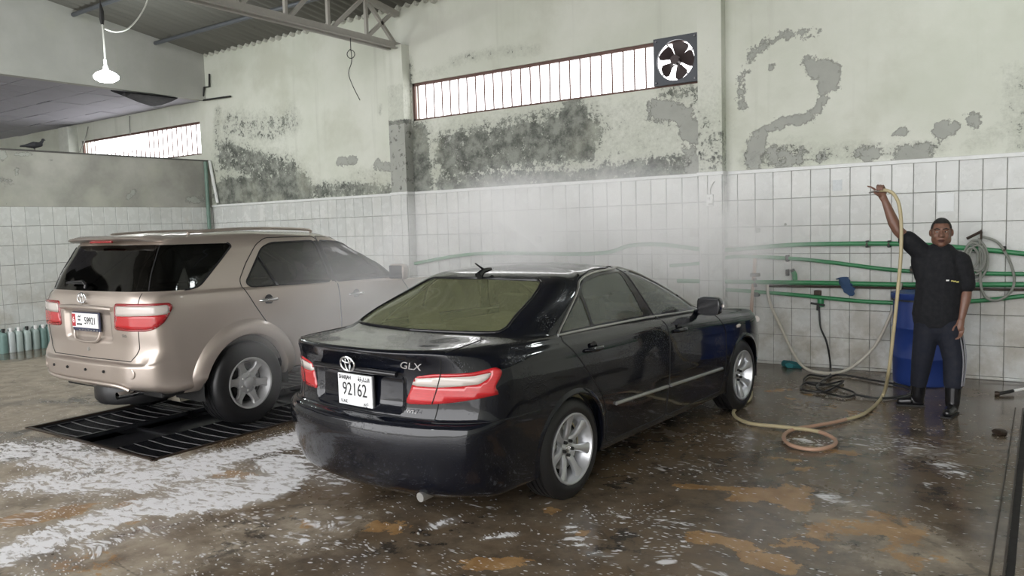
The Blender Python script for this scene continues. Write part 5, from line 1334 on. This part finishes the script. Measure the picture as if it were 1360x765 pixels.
# ================================================================== DRUM, CANS, FLOOR THINGS
M_drum = plain('blue_plastic_drum', (.018, .045, .21), .38, var=.15, scale=6)
dr = thing('plastic_drum', 'tall blue plastic drum standing behind the man', 'drum', (-1.00, 8.74, 0))
MB().lathe([(.255, .0), (.268, .012), (.272, .05), (.276, .26), (.284, .27), (.284, .285), (.276, .295), (.28, .56), (.288, .57), (.288, .585), (.280, .595), (.274, .84), (.262, .868), (.262, .880)], 40, 'z').build('drum_body', M_drum, dr, True)
MB().lathe([(.292, .865), (.298, .875), (.298, .915), (.288, .925), (.26, .922), (.22, .912)], 40, 'z').build('drum_lid', M_drum, dr, True)
MB().lathe([(.290, .845), (.290, .862)], 40, 'z', cap=False).build('lid_ring', M_fan, dr, True)
def can(label, px, py, mat, seed):
    p_ = fl(px, py); p_[0] = max(XL+.12, p_[0]); p_ = onplane(px, py-2, 0, XL+.16); 
    o = thing('jerrycan', label, 'can', (XL+.16, p_[1], 0), random.uniform(-.08, .08), 'plastic cans along the left wall')
    V = []; F = []; secs = [(0, .92), (.012, 1.), (.25, 1.), (.285, .97), (.31, .80), (.325, .55)]
    nn = 16
    for z, f in secs:
        for k in range(nn):
            a = 2*PI*k/nn; c_, s2 = math.cos(a), math.sin(a); e = .45
            V.append((.085*f*math.copysign(abs(c_)**e, c_), .049*(f if z > .26 else 1)*math.copysign(abs(s2)**e, s2), z))
    for i in range(len(secs)-1):
        for k in range(nn): F.append((i*nn+k, i*nn+(k+1) % nn, (i+1)*nn+(k+1) % nn, (i+1)*nn+k))
    F += [tuple(range(nn)), tuple((len(secs)-1)*nn+k for k in range(nn))]
    MB().add(V, F).build('can_body', mat, o, True)
    MB().tube(catmull([(-.05, 0, .30), (-.045, 0, .345), (0, 0, .36), (.03, 0, .335)], 4), .012, 8).build('can_handle', mat, o, True)
    MB().lathe([(.020, .31), (.020, .345), (.024, .346), (.024, .372), (.018, .376)], 14, 'z', (.045, 0, 0)).build('can_cap', M_platewhite if seed % 3 else M_cable, o, True)
mt = plain('dull_teal_plastic', (.17, .27, .25), .4, var=.15); mw = plain('milky_plastic', (.52, .58, .58), .35, var=.08); mg = plain('pale_green_plastic', (.40, .48, .46), .35, var=.1); mgr = plain('greyish_green_plastic', (.30, .37, .35), .4, var=.1)
for i, (px, m_, lb) in enumerate(((4, mt, 'dull teal jerrycan at the picture edge, nearest of the row by the left wall'), (14, mw, 'milky white jerrycan, the palest of the row by the left wall'), (24.5, mg, 'pale green jerrycan right beside the milky white one'), (36, mg, 'pale green jerrycan fourth in the row by the left wall'), (47, mgr, 'grey-green jerrycan in the middle of the row by the left wall'), (57, mt, 'dull teal jerrycan nearest the beige car in the row'), (66, mt, 'dull teal jerrycan half hidden behind the beige car'))): can(lb, px, 464, m_, i)
# small floor items
M_teal = plain('teal_cloth', (.02, .16, .18), .8, var=.3, scale=20, bump=.4)
c = fl(1055, 486); V = []; F = []
mb = MB().lathe([(.02, 0), (.10, .005), (.11, .03), (.08, .055), (.03, .06)], 14, 'z', (c[0], c[1]-.08, 0)); mb.V = [(x+.03*math.sin(40*y), y+.03*math.sin(37*x), z*(1+.35*math.sin(25*x))) for x, y, z in mb.V]
tag(mb.build('floor_cloth', M_teal, None, True), 'crumpled teal cloth at the foot of the tiled wall', 'cloth')
c = fl(1326, 523, .02); d = fl(1372, 514, .05); o = thing('broom_pole', 'black and white pole lying on the floor at the right edge', 'pole', tuple(c))
v_ = d-c; MB().tube([(0, 0, .0), tuple(v_*.42)], .016, 10).build('pole_grip', M_cable, o, True); MB().tube([tuple(v_*.40), tuple(v_*1.3)], .013, 10).build('pole_shaft', M_platewhite, o, True); MB().lathe([(.022, 0), (.026, .02), (.018, .04)], 10, 'x', (-.03, 0, 0)).build('pole_knob', M_iron, o, True)
c = fl(1328, 577); o = thing('stray_clod', 'small dark clod lying alone on the wet floor at right', 'clod', tuple(c))
mb = MB().lathe([(.015, 0), (.045, .004), (.05, .022), (.035, .038), (.01, .042)], 9, 'z'); mb.V = [(x*(1+.25*math.sin(60*y)), y*(1+.2*math.sin(50*x)), z) for x, y, z in mb.V]; mb.build('clod_lump', M_iron, o, True)
o = thing('wheel_chock', 'pale wedge of folded card behind the beige car rear wheel', 'wedge', tuple(fl(240, 530)))
MB().add([(-.12, -.08, 0), (.12, -.08, 0), (.12, .08, 0), (-.12, .08, 0), (.06, -.08, .13), (.06, .08, .13)], [(0, 1, 2, 3), (0, 4, 1), (2, 5, 3), (1, 4, 5, 2), (0, 3, 5, 4)]).build('wedge_body', plain('pale_card', (.42, .38, .30), .8), o)

# ================================================================== LIVING THINGS
def capsule(mb, p0, p1, r0, r1, n=14, sq=1., m=4):
    """tapered limb segment; sq flattens it front to back"""
    p0, p1 = np.array(p0, float), np.array(p1, float); d = p1-p0; L = np.linalg.norm(d); d = d/L if L > 1e-6 else np.array([0, 0, 1.])
    a = np.array([0, 1., 0]) if abs(d[1]) < .9 else np.array([1., 0, 0]); u = np.cross(d, a); u /= np.linalg.norm(u); v = np.cross(d, u)
    V = []; rings = [(-r0*math.cos(t), r0*math.sin(t)) for t in np.linspace(.12, PI/2, m)]+[(L+r1*math.sin(t), r1*math.cos(t)) for t in np.linspace(0, PI/2-.12, m)]
    for h, r in rings:
        for k in range(n):
            t = 2*PI*k/n; o = u*math.cos(t)*r+v*math.sin(t)*r; o[1] *= sq; V.append(p0+d*h+o)
    F = [(i*n+k, i*n+(k+1) % n, (i+1)*n+(k+1) % n, (i+1)*n+k) for i in range(len(rings)-1) for k in range(n)]+[tuple(range(n-1, -1, -1)), tuple((len(rings)-1)*n+k for k in range(n))]
    mb.add(V, F)
def chain(mb, pts, rad, **k):
    for a, b, r, q in zip(pts[:-1], pts[1:], rad[:-1], rad[1:]): capsule(mb, a, b, r, q, **k)
def ball(mb, c, r, rz=0., n=20, m=14):
    V = []; F = []
    for i in range(m+1):
        t = .04+(PI-.08)*i/m
        for k in range(n):
            a = 2*PI*k/n; x, y, z = r[0]*math.sin(t)*math.cos(a), r[1]*math.sin(t)*math.sin(a), r[2]*math.cos(t)
            V.append((c[0]+x*math.cos(rz)-y*math.sin(rz), c[1]+x*math.sin(rz)+y*math.cos(rz), c[2]+z))
    for i in range(m):
        for k in range(n): F.append((i*n+k, (i+1)*n+k, (i+1)*n+(k+1) % n, i*n+(k+1) % n))
    F += [tuple(range(n)), tuple(m*n+k for k in range(n-1, -1, -1))]; mb.add(V, F)
def flesh(mb, name, mat, parent, voxel=.008, smooth=4, fac=.5):
    """melt overlapping volumes into one continuous surface"""
    o = mb.build('tmp', mat, None)
    md = o.modifiers.new('r', 'REMESH'); md.mode = 'VOXEL'; md.voxel_size = voxel; md.use_smooth_shade = True
    ms = o.modifiers.new('s', 'SMOOTH'); ms.iterations = smooth; ms.factor = fac
    dg = bpy.context.evaluated_depsgraph_get(); me = bpy.data.meshes.new_from_object(o.evaluated_get(dg)); me.name = name
    bpy.data.objects.remove(o)
    if not me.materials: me.materials.append(mat)
    me.polygons.foreach_set('use_smooth', [True]*len(me.polygons))
    return link(name, me, parent)
# pigeon on the partition
bd = thing('pigeon', 'dark pigeon perched on top of the left partition wall', 'bird', (XL-.07, 6.05, HT+.025), 0.)
mb = MB(); chain(mb, [(0, .10, .10), (0, 0, .085), (0, -.10, .07)], [.035, .055, .03]); chain(mb, [(0, -.08, .075), (0, -.20, .055)], [.028, .012]); chain(mb, [(0, .10, .11), (0, .135, .16)], [.03, .020]); ball(mb, (0, .145, .178), (.022, .026, .022)); chain(mb, [(0, .165, .176), (0, .185, .170)], [.006, .003]); chain(mb, [(.015, .0, .05), (.015, .01, .004)], [.006, .005]); chain(mb, [(-.015, .0, .05), (-.015, .01, .004)], [.006, .005])
flesh(mb, 'pigeon_body', M_bird, bd, .005, 2)

# ---- the man with the hose
M_skin = NT('brown_skin'); _c = M_skin.coord(); _n = M_skin.noise(_c, 18, 4)
M_skin.bs(Base_Color=M_skin.mix(_n, (.15, .072, .048), (.22, .115, .080)), Roughness=.42); M_skin.b.inputs['Subsurface Weight'].default_value = .06; M_skin = M_skin.m
M_shirt = plain('black_polo_cloth', (.005, .0055, .008), .9, var=.3, scale=25, bump=.25); M_trouser = plain('dark_navy_trousers', (.008, .010, .019), .85, var=.3, scale=18, bump=.2)
M_boot = plain('black_rubber_boot', (.010, .010, .012), .2, var=.2); M_hair = plain('black_hair', (.008, .007, .007), .6, var=.4, scale=90, bump=.3); M_eyew = plain('eye_white', (.45, .42, .38), .3); M_lip = plain('dark_lips', (.085, .034, .028), .5)
man = thing('person', 'man in black polo shirt and rubber boots raising a hose', 'person', (-.80, 7.55, 0), math.atan2(.105, .994))
HX, HZ = .065, 1.545
mb = MB()
# head
ball(mb, (HX, .010, HZ+.020), (.077, .094, .100)); ball(mb, (HX, -.018, HZ-.045), (.067, .076, .084)); ball(mb, (HX, -.006, HZ-.012), (.076, .088, .088)); ball(mb, (HX, -.052, HZ-.098), (.036, .032, .026)); chain(mb, [(HX, -.086, HZ+.012), (HX, -.108, HZ-.024)], [.011, .017]); ball(mb, (HX-.014, -.096, HZ-.030), (.011, .011, .009)); ball(mb, (HX+.014, -.096, HZ-.030), (.011, .011, .009))
chain(mb, [(HX-.046, -.070, HZ+.030), (HX, -.084, HZ+.030), (HX+.046, -.070, HZ+.030)], [.014, .014, .014]); 
for s_ in (-1, 1): ball(mb, (HX+s_*.040, -.062, HZ-.030), (.022, .022, .022)); ball(mb, (HX+s_*.082, .012, HZ-.004), (.012, .020, .032)); ball(mb, (HX+s_*.056, -.006, HZ-.058), (.020, .05, .040))
ball(mb, (HX, -.085, HZ-.066), (.026, .014, .014))
chain(mb, [(HX, .012, HZ-.06), (.055, .012, 1.36)], [.054, .062])
# trunk under the clothes, arms
chain(mb, [(.06, 0, 1.33), (.055, .0, 1.12), (.05, 0, .92), (.05, 0, .80)], [.11, .13, .125, .13], sq=.75); chain(mb, [(.20, .01, 1.32), (.06, .01, 1.35), (-.06, .01, 1.36)], [.055, .07, .06])
SR, ER, WR = (-.075, .005, 1.365), (-.262, -.05, 1.565), (-.372, -.03, 1.835); SLf, EL, WL = (.222, .01, 1.305), (.258, .02, 1.055), (.222, -.045, .815)
chain(mb, [SR, ER], [.058, .046]); chain(mb, [ER, (-.30, -.05, 1.64), WR], [.046, .047, .029]); chain(mb, [SLf, EL], [.055, .044]); chain(mb, [EL, (.252, .0, .99), WL], [.044, .045, .029])
chain(mb, [(-.02, .0, .80), (-.06, .03, .45), (-.10, .10, .10)], [.085, .058, .04]); chain(mb, [(.12, 0, .80), (.175, -.04, .44), (.165, -.10, .10)], [.085, .058, .04])
# raised right hand closed on the nozzle (it points to the viewer's left)
chain(mb, [WR, (-.392, -.02, 1.875), (-.405, -.012, 1.905)], [.029, .033, .030], sq=.8); chain(mb, [(-.375, -.005, 1.905), (-.430, -.005, 1.905)], [.020, .020])
for x, up in ((-.372, .0), (-.394, .004), (-.416, .006)): chain(mb, [(x, .000, 1.908), (x-.006, -.006, 1.944+up), (x-.012, -.036, 1.962+up), (x-.016, -.064, 1.948+up), (x-.016, -.072, 1.926)], [.0105, .0098, .0092, .0086, .0075])
chain(mb, [(-.434, -.004, 1.908), (-.456, -.016, 1.938), (-.484, -.026, 1.956), (-.508, -.032, 1.964)], [.0105, .0098, .0088, .0072])
chain(mb, [(-.392, -.03, 1.872), (-.425, -.060, 1.885), (-.452, -.068, 1.905)], [.014, .012, .0095])
# lowered left hand
chain(mb, [WL, (.212, -.055, .770), (.208, -.060, .735)], [.028, .034, .032], sq=.7)
for k, (dx, ln) in enumerate(((-.030, .92), (-.010, 1.), (.010, .96), (.029, .80))): chain(mb, [(.208+dx, -.060, .735), (.204+dx*1.05, -.066, .735-.040*ln), (.198+dx, -.080, .735-.072*ln), (.192+dx*.9, -.098, .735-.092*ln)], [.0108, .0098, .0088, .0075])
chain(mb, [(.190, -.066, .775), (.168, -.085, .748), (.160, -.100, .720)], [.013, .0115, .009])
flesh(mb, 'body', M_skin, man, .0055, 3, .45)
# face details
for s_ in (-1, 1):
    mb = MB(); ball(mb, (HX+s_*.031, -.0785, HZ+.006), (.0135, .008, .0065), n=14, m=8); e_ = mb.build('eye', M_eyew, man, True)
    mb = MB(); ball(mb, (HX+s_*.031-.002, -.0855, HZ+.006), (.0056, .003, .0056), n=12, m=8); mb.build('iris', M_hair, e_, True)
    mb = MB(); chain(mb, [(HX+s_*.014, -.0945, HZ+.028), (HX+s_*.034, -.0905, HZ+.034), (HX+s_*.054, -.076, HZ+.026)], [.0042, .0050, .0032], n=8); mb.build('eyebrow', M_hair, man, True)
mb = MB(); chain(mb, [(HX-.024, -.0935, HZ-.066), (HX, -.1000, HZ-.063), (HX+.024, -.0935, HZ-.066)], [.003, .0062, .003], n=8); chain(mb, [(HX-.020, -.0935, HZ-.074), (HX, -.0985, HZ-.076), (HX+.020, -.0935, HZ-.074)], [.003, .0065, .003], n=8); mb.build('mouth', M_lip, man, True)
# close-cropped hair: a shell over the skull above the hairline
V = []; F = []; n1, n2 = 26, 40
keep = {}
for i in range(n1+1):
    t = .02+1.95*i/n1
    for k in range(n2):
        a = 2*PI*k/n2; x, y, z = math.sin(t)*math.cos(a), math.sin(t)*math.sin(a), math.cos(t)
        V.append((HX+.0815*x, .012+.0985*y, HZ+.020+.1055*z))
for i in range(n1):
    for k in range(n2):
        q = (i*n2+k, (i+1)*n2+k, (i+1)*n2+(k+1) % n2, i*n2+(k+1) % n2); c = np.mean([V[j] for j in q], 0); yy = c[1]; zz = c[2]-HZ
        lim = .075 if yy < -.045 else (.035 if yy < -.02 else (.01 if yy < .03 else -.06))
        if zz > lim: F.append(q)
mesh('hair', V, F, M_hair, man, True)
# shirt
mb = MB()
chain(mb, [(.060, .005, 1.315), (.055, .0, 1.16), (.045, .0, .98), (.035, .0, .83)], [.150, .178, .180, .190], sq=.68); chain(mb, [(.205, .012, 1.310), (.06, .012, 1.325), (-.065, .012, 1.345)], [.074, .078, .075], sq=.9)
chain(mb, [(-.065, .01, 1.355), (-.150, -.02, 1.445), (-.190, -.032, 1.488)], [.084, .082, .078]); chain(mb, [(.215, .012, 1.295), (.245, .015, 1.17), (.256, .016, 1.095)], [.080, .076, .072]); chain(mb, [(-.06, .0, 1.30), (-.02, 0, 1.18)], [.11, .12], sq=.7)
sh = flesh(mb, 'shirt', M_shirt, man, .009, 5)
mb = MB(); a_ = np.linspace(0, 2*PI, 25)[:-1]
mb.tube([(HX-.005+.070*math.cos(t), .005+.066*math.sin(t)-.01, 1.390+.020*math.sin(t)+(.012 if math.sin(t) > 0 else 0)) for t in a_], .015, 8, True); mb.build('collar', M_shirt, sh, True)
M_logo = plain('yellow_stitching', (.55, .50, .16), .7)
for k, (dx, w_) in enumerate(((0, .022), (.034, .016), (.053, .02), (.074, .018))): MB().box((.115+dx, -.150+.012*k, 1.145-.005*k), (w_, .006, .011), .35).build('shirt_print', M_logo if k else M_platewhite, sh)
# trousers with side stripes
mb = MB(); chain(mb, [(.045, .0, .88), (.045, .0, .76)], [.160, .158], sq=.72); chain(mb, [(-.03, .0, .76), (-.065, .025, .46), (-.095, .09, .20)], [.106, .088, .066]); chain(mb, [(.12, 0, .76), (.172, -.035, .46), (.170, -.085, .26)], [.106, .086, .076])
trs = flesh(mb, 'trousers', M_trouser, man, .009, 5)
M_stripe = plain('grey_side_stripe', (.20, .20, .22), .8)
for dx in (0, .022): MB().tube(catmull([(.208+dx, -.065+dx, .70), (.238+dx, -.085+dx*1.1, .52), (.240+dx*.8, -.120+dx*1.2, .38), (.230+dx*.6, -.140+dx, .25)], 6), .0065, 6).build('side_stripe', M_stripe, trs, True)
# boots
for nm, an_, toe, heel, top in (('r', (-.10, .10, .09), (-.235, .085, .038), (-.085, .11, .04), (-.093, .085, .235)), ('l', (.165, -.10, .09), (.125, -.265, .040), (.17, -.09, .04), (.170, -.085, .275))):
    mb = MB(); chain(mb, [top, an_], [.066, .056]); chain(mb, [an_, heel], [.056, .040]); chain(mb, [heel, toe], [.042, .036]); capsule(mb, tuple(.5*np.array(heel)+.5*np.array(toe)+np.array([0, 0, .008])), toe, .044, .038)
    b = flesh(mb, 'boot', M_boot, man, .007, 3)
    d_ = np.array(toe)-np.array(heel); MB().box(tuple((np.array(toe)+np.array(heel))/2*np.array([1, 1, 0])+np.array([0, 0, .007])), (np.linalg.norm(d_[:2])+.085, .084, .014), math.atan2(d_[1], d_[0]), .006).build('boot_sole', M_cable, b)
# ---- the hose he holds
mn = np.array([-.80, 7.55, 0]); nn_ = mn/np.linalg.norm(mn)
def mp(px, py, off=0.):
    o, d = ray(px, py); return o+d*((mn@nn_+off)/(d@nn_))
hz = [mp(1168, 253, -.045), mp(1178, 253, -.05), mp(1187, 258, -.06), mp(1194, 272, -.09), mp(1197, 300, -.13), mp(1196, 345, -.15), mp(1190, 410, -.15), mp(1185, 455, -.12), mp(1180, 495, -.05)]
hz += [fl(1172, 526, .03), fl(1150, 548, .02), fl(1120, 558, .02), fl(1085, 565, .02), fl(1055, 570, .022), fl(1041, 579, .022), fl(1050, 591, .02), fl(1080, 597, .02), fl(1106, 592, .022), fl(1108, 583, .03), fl(1085, 573, .045), fl(1040, 567, .03), fl(1000, 563, .02), fl(980, 556, .02), fl(974, 547, .02), fl(984, 538, .02), fl(996, 530, .02), fl(998, 520, .02)]
hp = catmull(hz, 10); cut = 10*11
hs = thing('pressure_hose', 'long beige hose from the raised hand looping across the floor', 'hose', tuple(hp[-1]))
b0 = hp[-1]
MB().tube(hp[:cut]-b0, .015, 10).build('hose_length', M_hoseb, hs, True); MB().tube(hp[cut-1:cut+80]-b0, .0152, 10).build('hose_worn_length', M_hoser, hs, True); MB().tube(hp[cut+79:]-b0, .015, 10).build('hose_tail', M_hoseb, hs, True)
MB().tube([hp[0]-b0, mp(1160, 254.5, -.045)-b0, mp(1154, 256, -.045)-b0], [.011, .008, .006], 8).build('hose_nozzle', M_satin, hs, True)

# ================================================================== WATER MIST
def mist(label, c, r, dens, rz=0., scale=1.3, col=(.985, .99, 1.)):
    mb = MB(); ball(mb, (0, 0, 0), (1, 1, 1), n=24, m=14); t = NT('water_mist'); t.t.nodes.remove(t.b)
    co = t.coord(); ln = t.n('ShaderNodeVectorMath', operation='LENGTH'); t.set(ln.inputs[0], co)
    f = t.ramp(ln.outputs['Value'], .15, .98, 1, 0); nz = t.ramp(t.noise(t.pos(), scale, 3, .55), .30, .72)
    vs = t.n('ShaderNodeVolumeScatter'); vs.inputs['Color'].default_value = (*col, 1); vs.inputs['Anisotropy'].default_value = -.35
    t.set(vs.inputs['Density'], t.math('MULTIPLY', t.math('MULTIPLY', f, nz), dens)); t.set(t.out.inputs['Volume'], vs.outputs[0])
    o = mb.build('water_mist', t.m, None, True); o.location = c; o.scale = r; o.rotation_euler = (0, 0, rz); tag(o, label, 'mist', kind='stuff'); return o
mist('pale spray mist drifting between the two cars', (-4.75, 5.1, .92), (1.4, 1.75, 1.05), .75)
mist('bright spray mist over the black car roof', (-3.6, 6.4, 1.65), (2.8, 1.8, .80), 1.4)
mist('thin spray haze in front of the pipes by the right pillar', (-2.9, 8.2, 1.35), (1.2, .9, .95), 1.3)
